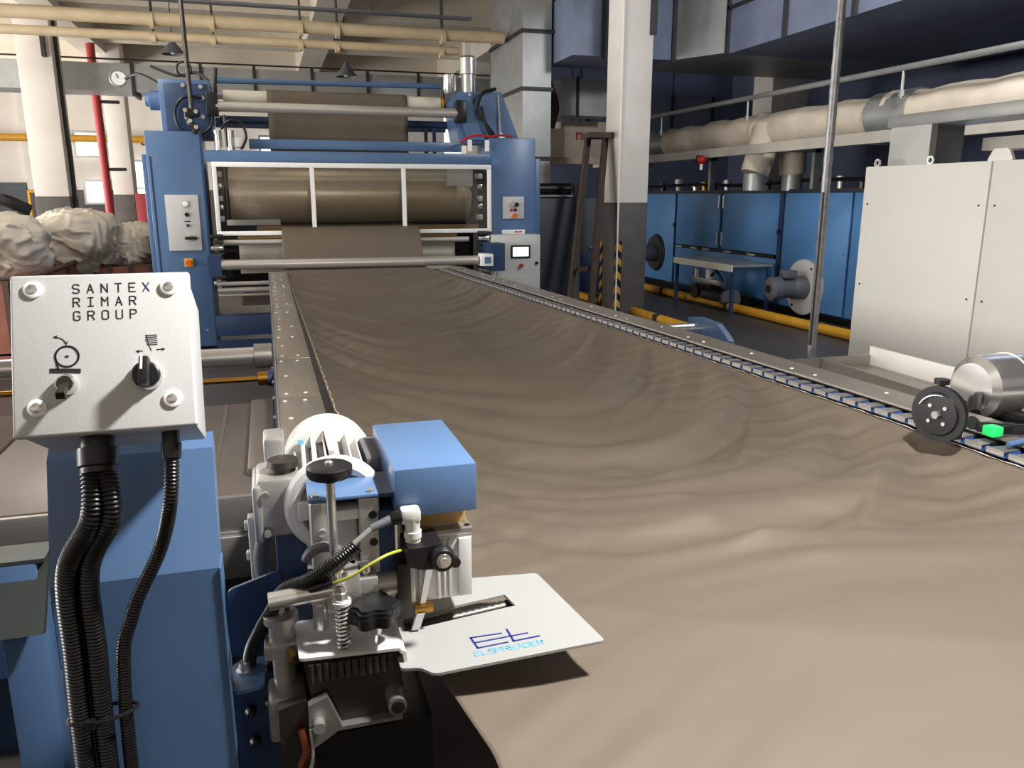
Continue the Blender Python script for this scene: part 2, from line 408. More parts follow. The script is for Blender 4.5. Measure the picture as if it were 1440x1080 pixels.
# ------------------------------------------------------------------ ducts and pipes, left and centre
d = thing('ventilation_duct', (-1, 15.3, 3.25), 'long rectangular galvanised duct running across behind the blue machine', 'duct')
bx('duct_body', GALV, d, -9, 4.1, 15.0, 15.7, 3.27, 3.7)
for x in (-8.2, -6.9, -5.6, -4.4, -3.25, -1.95, -.9, -.05, 0.9, 1.85, 2.75, 3.6):
    MB().box(x, x+.05, 14.96, 15.0, 3.2, 3.76).box(x, x+.05, 15.0, 15.7, 3.21, 3.27).build('flange', FLANGE, d)
tb('top_rod', FLANGE, d, [(-9, 15.0, 3.76), (4.1, 15.0, 3.76)], 0.015, 6)
for (y, z, r, x0, lab) in ((12.2, 3.86, 0.085, -9, 'upper thick beige pipe crossing under the ceiling'), (12.3, 3.66, 0.06, -9, 'lower thin beige pipe crossing under the ceiling')):
    p = thing('overhead_pipe', (0, y, z), lab, 'pipe', 'beige pipes under the ceiling')
    x1 = 3.55 if r > .07 else 2.9
    cy('pipe_run', PIPE, p, (x0, y, z), (x1, y, z+.03), r)
    for x in (-5, -1.3, -.55, 0.6, 1.1, 2.6):
        cy('coupling', PIPE, p, (x, y, z), (x+.06, y, z), r*1.25)
        cy('hanger_rod', FLANGE, p, (x+.03, y, z+r), (x+.03, y, 4.98), 0.014, seg=6)
p = thing('cable_tray', (0, 12.0, 4.1), 'thin grey cable tray above the beige pipes', 'tray')
bx('tray', GREYPAINT, p, -9, 3.0, 11.9, 12.05, 4.06, 4.09); [cy('hanger_rod', FLANGE, p, (x, 11.98, 4.09), (x, 11.98, 4.98), .01, seg=6) for x in (-5, -1.8, 1.6)]
p = thing('red_standpipe', (-2.8, 17, 0), 'red vertical fire standpipe in front of the second column', 'pipe')
cy('pipe_run', REDPIPE, p, (-2.8, 17, 0), (-2.84, 17, 4.29), 0.075)
for z in (1.1, 2.1, 3.3): cy('clip', FLANGE, p, (-2.8, 17, z), (-2.45, 17.0, z), 0.03, seg=8)
p = thing('yellow_gas_pipe', (-4, 23, 3), 'yellow horizontal pipe along the far cream wall', 'pipe')
cy('pipe_run', YELLOW, p, (-9, 23.6, 3.05), (-1.9, 23.6, 3.05), 0.09)
for x in (-7, -5, -3): bx('bracket', FLANGE, p, x, x+.05, 23.6, 24.0, 2.92, 2.96)
p = thing('yellow_door_frame', (-5.3, 22, 0), 'yellow tubular barrier frame before the far wall', 'barrier')
for x in (-5.35, -4.95): cy('post', YELLOW, p, (x, 22, 0), (x, 22, 1.72), 0.035, seg=8)
cy('rail', YELLOW, p, (-5.38, 22, 1.72), (-4.92, 22, 1.72), 0.035, seg=8)
h = thing('fire_hydrant_cabinet', (-2.3, 17.6, 0), 'red fire hydrant cabinet standing beside the blue tower', 'cabinet')
bx('body', REDPIPE, h, -2.42, -2.12, 17.5, 17.8, 0.0, 1.66, 0.01)
bx('door', CREAM, h, -2.14, -2.06, 17.47, 17.5, 0.35, 1.6, 0.005); cy('hose_reel', PLASTER, h, (-1.95, 17.4, 1.35), (-1.95, 17.5, 1.35), 0.14)
for z in (0.2, .95): cy('pipe_stub', REDPIPE, h, (-2.6, 17.4, z), (-1.8, 17.4, z), 0.05, seg=10)
for (x, y, z, lab) in ((-1.19, 14, 3.72, 'conical pendant lamp hanging left, near the rod above the blue tower'), (1.41, 14, 3.5, 'conical pendant lamp hanging above the middle of the upper roller')):
    p = thing('pendant_lamp', (x, y, z), lab, 'lamp', 'pendant lamps under the far ceiling')
    MB().lathe((x, y, z), (x, y, z+.22), [(0, .17), (.15, .16), (.75, .05), (1, .03)], 20, caps=False).build('lamp_shade', GREYPAINT, p)
    cy('cord', FLANGE, p, (x, y, z+.2), (x, y, 4.98), 0.008, seg=6)
    MB().sphere((x, y, z+.05), 0.05).build('bulb', GUARD, p)
p = thing('wall_clock_gauge', (-1.9, 13, 3.3), 'round white dial gauge on a black arm left of the blue machine', 'gauge')
x, y, z = -1.86, 13.0, 3.22
MB().torus((x, y, z), (0, 1, 0), .105, .014).build('rim', GALV, p); cy('dial', GUARD, p, (x, y, z), (x, y+.03, z), .1)
tb('arm', BLACK, p, smooth_path([(x+.1, y, z), (x+.35, y-.5, z), (-1.1, 11.5, 2.95), (-.85, 10.0, 2.78)]), .02); tb('pointer', BLACK, p, [(x, y-.012, z), (x-.02, y-.012, z+.06)], .006, 5)

# big vertical duct
d = thing('vertical_duct', (3.9, 12.3, 1.4), 'tall galvanised rectangular duct rising behind the right blue tower', 'duct')
bx('duct_body', GALV, d, 3.63, 4.06, 11.5, 13.2, 1.66, 4.99)
for z in (2.12, 3.08, 3.85): bx('flange', FLANGE, d, 3.6, 4.09, 11.47, 13.22, z, z+.05)
# duct system above the right aisle
d = thing('air_duct', (7, 7, 3.45), 'huge sheet-metal air duct above the right aisle, bending towards the column', 'duct')
bx('duct_run', DUCTDK, d, 6.0, 9.5, 1.0, 10.0, 3.44, 4.28)
MB().prism([(6.0, 10.0), (5.6, 10.75), (5.6, 11.8), (9.5, 11.8), (9.5, 10.0)], 'z', 3.46, 4.28).build('elbow', GALV, d, smooth=False)
bx('duct_branch', DUCTDK, d, 4.1, 5.6, 10.75, 11.8, 3.46, 4.28)
for y in (2.2, 3.6, 5.0, 6.3, 7.5, 8.7, 9.95): bx('flange', FLANGE, d, 5.96, 6.0, y, y+.06, 3.42, 4.28)
for x in (4.5, 5.1, 5.56): bx('flange', FLANGE, d, x, x+.05, 10.71, 10.75, 3.42, 4.28)
[cy('hanger_rod', FLANGE, d, (7.0, y, 4.28), (7.0, y, 4.75), .015, seg=6) for y in (3, 6, 9)]
bx('stiffener', FLANGE, d, 5.96, 6.0, 1, 10, 3.98, 4.02)
d = thing('cross_duct', (7, 15.5, 2.7), 'lower shadowed cross duct behind the lagged pipe', 'duct')
bx('duct_body', DUCTDK, d, 5.4, 10.9, 15.0, 15.6, 2.75, 3.5); [cy('hanger_rod', FLANGE, d, (x, 15.3, 3.5), (x, 15.3, 4.75), .015, seg=6) for x in (6, 8, 10)]
for x in (6.0, 6.9, 7.8, 8.7): bx('flange', FLANGE, d, x, x+.06, 14.96, 15.0, 2.72, 3.53)
d = thing('small_duct', (5.2, 12.6, 2.9), 'small pale sheet duct just left of the striped column', 'duct')
bx('duct_body', GALV, d, 4.55, 5.4, 12.4, 12.9, 2.85, 3.4)
bx('flange', FLANGE, d, 4.8, 4.84, 12.37, 12.4, 2.82, 3.43)

# insulated pipe with rack
p = thing('lagged_pipe', (6.6, 9, 2.2), 'fat canvas-lagged pipe running above the blue dryer', 'pipe')
pts = [(6.62, 3.5+i*.25, 2.47+.012*math.sin(i*1.7)) for i in range(40)]
MB().tube(pts, .22, 20, rad=[.225+.012*math.sin(i*2.1)+.008*math.sin(i*.9) for i in range(40)]).build('pipe_run', INSUL, p, angle=80)
cy('branch', INSUL, p, (6.55, 9.72, 2.5), (6.35, 9.72, 1.9), .21, .185); cy('branch_collar', GALV, p, (6.36, 9.72, 1.68), (6.36, 9.72, 1.9), .15)
cy('branch', INSUL, p, (6.9, 9.72, 2.5), (6.95, 9.72, 1.9), .2, .17); cy('branch_collar', GALV, p, (6.95, 9.72, 1.68), (6.95, 9.72, 1.9), .14)
MB().torus((6.62, 9.95, 2.47), (0, 1, 0), .2, .055).build('tee_bulge', INSUL, p)
cy('sheet_sleeve', GALV, p, (6.62, 7.15, 2.47), (6.62, 7.75, 2.47), .245); cy('sheet_sleeve', GALV, p, (6.62, 12.55, 2.47), (6.62, 12.95, 2.47), .245)
p = thing('pipe_rack', (6.2, 9, 2.1), 'pale steel channel rack under the lagged pipe', 'rack')
MB().box(6.18, 6.2, 4.8, 15, 2.15, 2.27).box(6.2, 6.3, 4.8, 15, 2.25, 2.27).box(6.2, 6.3, 4.8, 15, 2.15, 2.17).build('channel', RACK, p, smooth=False)
for y in (5.2, 7.6, 9.2, 11.8, 14.2): bx('post', GALV, p, 6.9, 7.0, y, y+.06, 1.68, 2.24); bx('cross_arm', GALV, p, 6.2, 7.1, y, y+.06, 2.16, 2.24)
p = thing('service_pipe', (6.3, 9, 2.8), 'thin grey service pipe above the lagged pipe', 'pipe')
cy('pipe_run', GALV, p, (6.3, 3.6, 2.86), (6.3, 13.2, 2.9), .032, seg=10)
for y in (7.1, 9.9, 12.4): cy('hanger', GALV, p, (6.3, y, 2.58), (6.3, y, 2.88), .016, seg=8); cy('nut', GALV, p, (6.3, y, 2.6), (6.3, y, 2.66), .03, seg=6)
p = thing('alarm_bell', (6.1, 10.5, 2.05), 'small red alarm with white tip under the pipe rack', 'alarm')
MB().sphere((6.1, 10.7, 2.12), .065).build('body', RED, p); cy('tip', GUARD, p, (6.1, 10.7, 1.98), (6.1, 10.7, 2.06), .022, seg=8); MB().torus((6.12, 10.84, 2.14), (1, 0, 0), .05, .01, 14, 5).build('cable_loop', BLACK, p)
p = thing('alarm_bell', (4.3, 12.6, 2.0), 'small red alarm just left of the leaning rusty bars', 'alarm')
MB().sphere((4.4, 12.66, 2.07), .055).build('body', RED, p); cy('tip', GUARD, p, (4.4, 12.66, 1.95), (4.4, 12.66, 2.03), .02, seg=8)
p = thing('lagged_plenum', (6.3, 15, 2.3), 'square canvas-lagged plenum box with a red mark left of the column', 'duct')
bx('box', INSUL, p, 4.75, 5.6, 12.95, 13.6, 2.22, 2.82, .03); [cy('hanger_rod', FLANGE, p, (5.15, y, 2.82), (5.15, y, 4.76), .012, seg=6) for y in (13.1, 13.5)]; 
mk = MB()
for a in (5.02, 5.1): mk.box(a, a+.03, 12.93, 12.95, 2.52, 2.62)
mk.box(5.02, 5.13, 12.93, 12.95, 2.61, 2.64).build('mark', RED, p)
cy('inlet', INSUL, p, (4.35, 12.95, 2.45), (4.75, 13.1, 2.45), .15); bx('sill', PIPE, p, 4.15, 5.6, 12.6, 12.75, 2.12, 2.22)
p = thing('rusty_elbow_pipe', (4.3, 12, 2.2), 'brown scorched elbow pipe beside the tall duct', 'pipe')
tb('pipe_run', RUST, p, smooth_path([(4.25, 12.5, 3.4), (4.38, 12.4, 3.0), (4.28, 12.3, 2.65), (4.3, 12.25, 2.3)]), .13, 14); bx('bracket', INSUL, p, 4.17, 4.5, 12.1, 12.2, 2.2, 2.62)

# ------------------------------------------------------------------ right aisle: blue dryer
d = thing('blue_dryer', (7.6, 10, 0), 'long blue panelled fabric dryer along the right aisle', 'dryer')
bx('body', BLUE_DK, d, 6.9, 8.6, 5.0, 15.4, .1, 1.66)
bx('plinth', BLACK, d, 6.98, 8.6, 5.0, 15.4, 0, .1)
bx('top_rail', FLANGE, d, 6.85, 8.6, 5.0, 15.4, 1.66, 1.7)
def panel(y0, y1, z0, z1, nm='door_panel'):
    return bx(nm, DRYER, d, 6.86, 6.9, y0+.012, y1-.012, z0, z1, .006)
dr = [panel(11.37, 12.8, .8, 1.65, 'door'), panel(9.82, 11.3, .8, 1.65, 'door')]
for y in (11.39, 11.26):
    for z in (1.42, .86): bx('hinge', CHROME, dr[0] if y > 11.3 else dr[1], 6.84, 6.862, y-.012, y+.025, z, z+.2)
panel(9.82, 12.8, .14, .74, 'lower_panel')
for y0, y1 in ((8.36, 9.72), (6.9, 8.34), (5.2, 6.88), (12.86, 14.2), (14.22, 15.3)): panel(y0, y1, .12, 1.65)
bx('stile', BLUE_DK, d, 6.85, 6.9, 9.73, 9.81, .12, 1.65); bx('latch_rail', BLACK, d, 6.84, 6.89, 9.85, 12.78, .745, .79)
for y in (12.5, 12.0, 11.6, 10.95, 10.3): bx('latch', ALU, d, 6.825, 6.845, y, y+.2, .752, .78)
for (y, z) in ((9.78, 1.12), (12.83, 1.12)): cy('lock', BLACK, d, (6.83, y, z), (6.86, y, z), .035)
for (y, z) in ((9.65, 1.3), (8.42, 1.45), (8.42, .9), (8.3, .9), (9.68, .72)): cy('rivet', CHROME, d, (6.85, y, z), (6.862, y, z), .015, seg=8)
f = MB().lathe((6.8, 9.12, .42), (6.86, 9.12, .42), [(0, .33), (.2, .37), (1, .37)], 40).build('fan_plate', ALUP, d)
for a in range(4): cy('bolt', DKSTEEL, f, (6.79, 9.12+.31*math.cos(a*PI/2+.6), .42+.31*math.sin(a*PI/2+.6)), (6.81, 9.12+.31*math.cos(a*PI/2+.6), .42+.31*math.sin(a*PI/2+.6)), .018, seg=8)
fm = MB().lathe((6.8, 9.1, .42), (6.28, 9.1, .42), [(0, .16), (.3, .15), (.35, .13), (.7, .13), (.72, .155), (.95, .15), (1, .1)], 28).build('fan_motor', GREYPAINT, d)
cy('fan_cap', DKSTEEL, fm, (6.26, 9.1, .42), (6.285, 9.1, .42), .05); bx('terminal_box', GREYPAINT, fm, 6.45, 6.62, 8.98, 9.14, .56, .66, .01)
f2 = MB().lathe((6.8, 13.5, .6), (6.86, 13.5, .6), [(0, .3), (1, .34)], 32).build('fan_plate', FLANGE, d)
cy('fan_motor', GREYPAINT, d, (6.8, 13.5, .6), (6.45, 13.5, .6), .15)
for i, (y, hgt, m_) in enumerate(((12.6, .1, CHROME), (12.3, .14, BRASS), (12.0, .12, DKSTEEL), (11.6, .16, CHROME), (11.2, .1, DKSTEEL), (10.9, .12, BRASS), (10.5, .14, DKSTEEL), (8.9, .16, ALU), (8.5, .12, DKSTEEL), (13.2, .2, GUARD), (13.8, .14, DKSTEEL), (8.2, .22, GALV))):
    MB().lathe((7.1, y, 1.7), (7.1, y, 1.7+hgt), [(0, .05), (.6, .05), (.62, .075), (1, .07)], 12).build('valve', m_, d)
tb('air_line', BLACK, d, smooth_path([(7.0, 14.5, 1.78), (7.02, 12.5, 1.8), (7.0, 11, 1.77), (7.02, 9.3, 1.82), (7.0, 7, 1.78)]), .025)
p = thing('yellow_floor_pipe', (6.28, 10, 0), 'long yellow floor pipe at the foot of the blue dryer', 'pipe')
cy('pipe_run', YELLOW, p, (6.28, 4.6, .065), (6.28, 15, .065), .06); [bx('saddle', FLANGE, p, 6.2, 6.36, y, y+.05, 0, .13) for y in (6, 8, 10, 12, 14)]
p = thing('yellow_floor_pipe', (4.75, 12, 0), 'short yellow floor pipe below the leaning rusty bars', 'pipe')
cy('pipe_run', YELLOW, p, (4.78, 8.2, .065), (4.72, 13.9, .065), .06); [bx('saddle', FLANGE, p, 4.68, 4.84, y, y+.05, 0, .13) for y in (9.2, 11, 12.4)]
t = thing('steel_work_table', (6.35, 10.45, 0), 'small blue-legged work table in front of the dryer', 'table')
bx('table_top', GALV, t, 6.05, 6.68, 9.62, 11.28, .66, .69); bx('apron', CREAM, t, 6.03, 6.05, 9.62, 11.28, .6, .69)
for (x, y) in ((6.06, 9.64), (6.06, 11.22), (6.62, 9.64), (6.62, 11.22)): bx('leg', BLUE_DK, t, x, x+.045, y, y+.045, 0, .66)
t = thing('vacuum_pump', (6.4, 10.4, 0), 'cluttered pump set standing under the blue-legged table', 'pump')
cy('motor', DKSTEEL, t, (6.35, 10.75, .16), (6.35, 10.15, .16), .13); cy('end_cap', GREYPAINT, t, (6.35, 10.15, .16), (6.35, 10.08, .16), .15)
cy('motor', DKSTEEL, t, (6.3, 10.85, .32), (6.3, 10.45, .32), .09); cy('flywheel', DKSTEEL, t, (6.2, 10.9, .2), (6.26, 10.9, .2), .11)
cy('filter', GUARD, t, (6.25, 10.55, .42), (6.25, 10.55, .56), .06); cy('filter', ALU, t, (6.25, 10.9, .4), (6.25, 10.9, .54), .05); bx('manifold', ALU, t, 6.2, 6.3, 10.2, 11.0, .34, .42, .01)
tb('hose', BLACK, t, smooth_path([(6.25, 10.2, .4), (6.22, 10.3, .54), (6.25, 10.45, .5), (6.22, 10.7, .3)]), .022); bx('skid', DKSTEEL, t, 6.2, 6.5, 9.95, 11.05, 0, .04)

# leaning rusty frame, slate cabinets behind
t = thing('rusty_bar_frame', (4.1, 10.2, 0), 'pair of rusty angle bars leaning against the pale column', 'frame')
def bar(p0, p1, wd, nm):
    p0, p1 = V(p0), V(p1); x, y, dd = basis(p1-p0)
    mb = MB(); L = (p1-p0).length
    Mx = Matrix((x, y, dd)).transposed().to_4x4(); Mx.translation = p0
    mb.box(-wd/2, wd/2, -wd/2, -wd/2+.012, 0, L, mtx=Mx).box(-wd/2, -wd/2+.012, -wd/2, wd/2, 0, L, mtx=Mx)
    return mb.build(nm, RUST, t, smooth=False)
bar((3.86, 10.1, 0), (4.24, 10.45, 2.38), .095, 'bar'); bar((4.1, 9.9, 0), (4.43, 10.3, 2.38), .095, 'bar'); bx('head_plate', RUST, t, 4.15, 4.49, 10.2, 10.55, 2.36, 2.43); bx('tie_bar', RUST, t, 3.98, 4.22, 10.12, 10.16, .62, .68)
t = thing('slate_cabinet', (4.0, 11.2, 0), 'dark slate steel cabinet behind the right blue tower', 'cabinet')
bx('body', SLATE, t, 3.5, 4.25, 10.95, 11.6, .06, 1.6, .01); bx('post', GREYPAINT, t, 4.26, 4.34, 10.95, 11.1, 0, 1.78); bx('ledge', GALV, t, 3.7, 4.2, 10.9, 11.5, 1.6, 1.62)
MB().tube([(3.4+.02*i, 11.1, 1.71) for i in range(42)], .08, 14, rad=[.085 if i % 2 else .075 for i in range(42)]).build('flexible_hose', RUBBER, t, angle=80)
t = thing('blue_grey_cabinet', (4.6, 12.2, 0), 'blue-grey cabinet half hidden by the leaning rusty bars', 'cabinet')
bx('body', GREYPAINT, t, 4.45, 5.35, 12.0, 12.7, .05, 1.58, .01); bx('door', BLUE_DK, t, 4.5, 5.3, 11.97, 12.0, .1, .75, .006); bx('handle', CHROME, t, 4.9, 5.15, 11.93, 11.96, .8, .83); bx('hinge', CHROME, t, 4.47, 4.53, 11.96, 12.0, 1.35, 1.55)

# white cabinet at right with lifting frame
t = thing('white_switch_cabinet', (4.4, 3.5, 0), 'large off-white control cabinet at the right edge', 'cabinet')
bx('body', PANEL, t, 4.02, 4.85, 1.5, 4.77, 0, 1.79, .004)
for y0, y1 in ((3.745, 4.77), (2.6, 3.735), (1.5, 2.59)):
    q = bx('door', PANEL, t, 4.0, 4.02, y0, y1, .05, 1.8, .005)
    for yy in (y0+.05, y1-.05):
        for zz in (1.55, 1.0, .45): cy('screw', DKSTEEL, q, (3.994, yy, zz), (4.0, yy, zz), .006, seg=8)
for y in (4.72, 4.25, 3.7): MB().torus((4.05, y, 1.825), (1, 0, 0), .022, .008, 14, 6).build('lifting_eye', CHROME, t)
MB().prism(round_poly([(3.64, 1.8), (3.82, 1.8), (3.78, 1.87), (3.68, 1.87)], .02), 'x', 4.04, 4.06).build('lifting_lug', PANEL, t)
t = thing('cabinet_top_frame', (4.3, 4, 1.8), 'grey steel frame standing on the white control cabinet', 'frame')
bx('end_post', GREYPAINT, t, 4.22, 4.5, 4.46, 4.72, 1.8, 2.09); MB().box(4.17, 4.22, 4.4, 4.76, 1.8, 2.06).build('end_plate', GALV, t)
bx('top_beam', GALV, t, 4.17, 4.5, 1.6, 4.8, 2.06, 2.14, .004); bx('post', GREYPAINT, t, 4.22, 4.32, 3.55, 3.64, 1.8, 2.06); bx('shelf', RACK, t, 4.6, 4.8, 1.6, 4.4, 1.9, 1.98)
bx('gusset', FLANGE, t, 4.2, 4.45, 3.5, 3.7, 2.03, 2.06); bx('bus_box', GALV, t, 4.3, 4.5, 3.1, 3.45, 1.8, 1.95, .01)

# hanging rods
t = thing('threaded_hanging_rod', (2.51, 3.25, 0), 'tall steel rod between the near rail and the white cabinet', 'rod')
MB().tube([(2.51, 3.25, .02+.05*i) for i in range(100)], .02, 10, rad=[.0215 if i % 2 else .0195 for i in range(100)]).build('rod', RODGREY, t, angle=60); tb('strapped_cable', BLACK, t, [(2.485, 3.235, .9), (2.483, 3.23, 1.4), (2.49, 3.24, 1.62)], .007)
t = thing('threaded_hanging_rod', (-.63, 9.0, 2.2), 'dark rod hanging from the ceiling to the left blue tower', 'rod')
MB().tube([(-.64-.04*i/60, 9.0, 2.42+.043*i) for i in range(61)], .022, 8).build('rod', DKSTEEL, t); bx('clamp', BLACK, t, -.71, -.57, 8.95, 9.05, 2.38, 2.46, .01)
for (x, z) in ((-.7, 2.44), (-.6, 2.43), (-.66, 2.34), (-.61, 2.28)): cy('nut', CHROME, t, (x, 8.94, z), (x, 8.96, z), .022, seg=6)
MB().tube(smooth_path([(-.64, 9.0, 2.4), (-.67, 8.98, 2.33), (-.61, 8.98, 2.28), (-.63, 9.05, 2.24)]), .03, 8).build('chain', DKSTEEL, t)

# ------------------------------------------------------------------ left: carts with sacks
from mathutils import noise as mnoise
def sack(c, sx, sy, sz, seed, label):
    b = bmesh.new(); bmesh.ops.create_icosphere(b, subdivisions=6, radius=1); off = V((seed*3.1, seed*1.7, seed*.9))
    for v in b.verts:
        n = v.co.normalized()
        big = mnoise.noise(n*1.3+off)*.22
        q = V((n.x*2.6+.8*n.z, n.y*2.6, n.z*1.5))+off*2; q += V((mnoise.noise(n*2+off), mnoise.noise(n*2-off), 0))*.9
        q = V((q.x+q.y*.6, (q.y-q.x*.3)*.45, q.z*.7)); fold = (1-abs(mnoise.noise(q*1.1)))**8*.07+(1-abs(mnoise.noise(q*2.3)))**6*.035
        k = .88+big+fold
        v.co = V((c[0]+n.x*sx*k, c[1]+n.y*sy*k, c[2]+math.copysign(abs(n.z)**.85, n.z)*sz*k))
    m_ = MB()._merge(b); return tag(m_.build('white_sack', BAG, None, angle=180), label, 'sack', 'white sacks on the carts')
def cart(x0, x1, y0, y1, h_, label):
    t = thing('laundry_cart', ((x0+x1)/2, (y0+y1)/2, 0), label, 'cart', 'laundry carts')
    MB().box(x0, x1, y0, y0+.03, .18, h_).box(x0, x1, y1-.03, y1, .18, h_).box(x0, x0+.03, y0, y1, .18, h_).box(x1-.03, x1, y0, y1, .18, h_).box(x0, x1, y0, y1, .15, .2).build('tub', CART, t)
    MB().tube([(x0, y0, h_), (x1, y0, h_), (x1, y1, h_), (x0, y1, h_)], .03, 8, closed=True).build('rim', CARTDK, t)
    for k in range(4): y = y0+.15+(y1-y0-.3)*k/3; bx('rib', CARTDK, t, x1-.005, x1+.035, y, y+.05, .18, h_)
    for k in range(3): x = x0+.15+(x1-x0-.3)*k/2; bx('rib', CARTDK, t, x, x+.05, y0-.035, y0+.005, .18, h_)
    for x in (x0+.15, x1-.15):
        for y in (y0+.15, y1-.15): cy('caster', RUBBER, t, (x-.025, y, .075), (x+.025, y, .075), .075)
    return t
cart(-3.6, -2.15, 8.2, 10.9, .86, 'terracotta laundry cart at the left edge behind the control box')
cart(-2.0, -1.25, 10.6, 12.3, .8, 'terracotta laundry cart just left of the blue tower')
sack((-2.98, 9.6, 1.08), .8, 1.0, .45, 3, 'large white sack filling the cart at the left edge')
sack((-2.2, 10.9, 1.06), .62, .6, .44, 11, 'rounded white sack hanging over the corner between the two carts')
sack((-1.72, 11.3, .98), .45, .55, .36, 6, 'smaller white sack slumping towards the blue tower')
tag(MB().tube(smooth_path([(-2.9, 10.2, 1.58), (-2.7, 10.1, 1.56), (-2.5, 10.2, 1.45)]), .07, 8).build('dark_cloth', BLACK, None), 'dark cloth strip lying on the largest white sack', 'cloth')

# ------------------------------------------------------------------ blue padding machine at the far end
m = thing('padding_machine', (1.0, 9.4, 0), 'big blue fabric padding machine with two towers and a white guard frame', 'machine')
def tower(x0, x1, sx0, sx1, zs):
    o = bx('tower', BLUE, m, x0, x1, 9.1, 9.75, 0.02, 2.25, .012)
    bx('side_cover', BLUE, o, sx0, sx1, 9.16, 9.7, .02, zs, .006)
    return o
tl = tower(-1.12, -.58, -1.17, -1.12, 2.02); tr = tower(2.5, 3.03, 3.03, 3.11, 2.03)
bx('front_trim', BLUE_DK, tl, -.6, -.58, 9.095, 9.12, .02, 2.24); bx('side_groove', BLUE_DK, tl, -1.09, -1.075, 9.096, 9.102, .05, 2.0)
cp = bx('control_panel', BOXW, m, -.98, -.66, 9.075, 9.1, 1.05, 1.62, .004)
cy('gauge', CHROME, cp, (-.79, 9.05, 1.53), (-.79, 9.075, 1.53), .035); cy('gauge_face', GUARD, cp, (-.79, 9.047, 1.53), (-.79, 9.05, 1.53), .029)
cy('push_button', BLACK, cp, (-.78, 9.05, 1.42), (-.78, 9.075, 1.42), .022); cy('push_button', BLACK, cp, (-.78, 9.055, 1.31), (-.78, 9.075, 1.31), .014); bx('label_strip', DKSTEEL, cp, -.81, -.75, 9.072, 9.075, 1.345, 1.355)
bx('selector', BLACK, cp, -.82, -.7, 9.045, 9.075, 1.165, 1.195, .006); cy('selector_ring', CHROME, cp, (-.76, 9.055, 1.18), (-.76, 9.075, 1.18), .03)
es = bx('stop_plate', YELLOW, m, -.85, -.76, 9.08, 9.1, .88, .97, .004); cy('stop_button', ORANGE, es, (-.805, 9.04, .925), (-.805, 9.08, .925), .028)
cy('rivet', CHROME, tl, (-.68, 9.09, .2), (-.68, 9.1, .2), .015, seg=8)
cp = bx('control_panel', BOXW, m, 2.63, 2.89, 9.08, 9.1, 1.35, 1.6, .004)
cy('selector', CHROME, cp, (2.74, 9.05, 1.52), (2.74, 9.08, 1.52), .028); cy('selector', BLACK, cp, (2.79, 9.04, 1.51), (2.79, 9.08, 1.51), .025)
cy('push_button', RED, cp, (2.73, 9.06, 1.45), (2.73, 9.08, 1.45), .016); cy('push_button', BLACK, cp, (2.78, 9.06, 1.45), (2.78, 9.08, 1.45), .016); cy('stop_button', ORANGE, cp, (2.77, 9.04, 1.385), (2.77, 9.08, 1.385), .026)
lp = bx('name_plate', GUARD, m, 2.62, 2.9, 9.085, 9.1, 1.17, 1.225); MB().box(2.775, 2.815, 9.083, 9.085, 1.192, 1.208).box(2.825, 2.865, 9.083, 9.085, 1.192, 1.208).build('red_mark', RED, lp)
# upper housings
hl = bx('upper_housing', BLUE, m, -.97, -.47, 9.35, 9.85, 2.2, 2.78, .01); bx('inner_plate', BLUE_DK, hl, -.92, -.5, 9.33, 9.35, 2.2, 2.74, .004)
for (x, z) in ((-.73, 2.72), (-.56, 2.71), (-.72, 2.4), (-.56, 2.41), (-.55, 2.6)): cy('bolt', CHROME, hl, (x, 9.31, z), (x, 9.33, z), .022, seg=10)
MB().lathe((-.97, 9.5, 2.58), (-1.12, 9.5, 2.58), [(0, .1), (.7, .1), (.75, .07), (1, .06)], 20).build('hub', BLUE, hl)
tb('cable_loop', BLACK, hl, smooth_path([(-.55, 9.3, 2.6), (-.72, 9.28, 2.6), (-.82, 9.28, 2.48), (-.8, 9.28, 2.3), (-.66, 9.28, 2.22), (-.5, 9.3, 2.3), (-.46, 9.3, 2.45)]), .016)
MB().torus((-.72, 9.5, 2.9), (0, 1, .2), .07, .012).build('coil', BLACK, hl); tb('cable', BLACK, hl, smooth_path([(-1.05, 9.6, 2.93), (-.8, 9.55, 2.84), (-.6, 9.5, 2.87), (-.48, 9.4, 2.78)]), .015)
hr = MB().prism([(2.12, 2.66), (2.2, 2.76), (2.7, 2.78), (2.93, 2.22), (2.2, 2.2)], 'y', 9.38, 9.85).build('upper_housing', BLUE, m, smooth=False)
MB().prism([(2.12, 2.68), (2.3, 2.76), (2.5, 2.24), (2.3, 2.24)], 'y', 9.33, 9.38).build('gusset', BLUE, hr, smooth=False)
tb('cable', BLACK, hr, smooth_path([(2.62, 9.32, 2.8), (2.45, 9.3, 2.74), (2.4, 9.3, 2.55), (2.5, 9.28, 2.4), (2.62, 9.28, 2.25)]), .02); tb('cable', BLACK, hr, smooth_path([(2.44, 9.3, 2.6), (2.48, 9.27, 2.42), (2.56, 9.27, 2.25)]), .02)
cy('rod', CHROME, hr, (2.68, 9.33, 2.28), (2.66, 9.36, 2.74), .012, seg=8); MB().lathe((2.68, 9.32, 2.24), (2.68, 9.32, 2.32), [(0, .06), (.6, .04), (1, .015)], 12).build('rod_foot', GUARD, hr)
for (x, z) in ((2.31, 2.73), (2.45, 2.48)): cy('bolt', CHROME, hr, (x, 9.32, z), (x, 9.34, z), .02, seg=10)
MB().lathe((2.34, 9.5, 2.77), (2.34, 9.5, 3.17), [(0, .085), (.48, .085), (.5, .1), (.93, .1), (1, .07)], 20).build('canister', CHROME, hr); MB().lathe((2.12, 9.5, 2.76), (2.12, 9.5, 2.97), [(0, .06), (.2, .075), (.92, .075), (1, .05)], 20).build('canister', CHROME, hr)
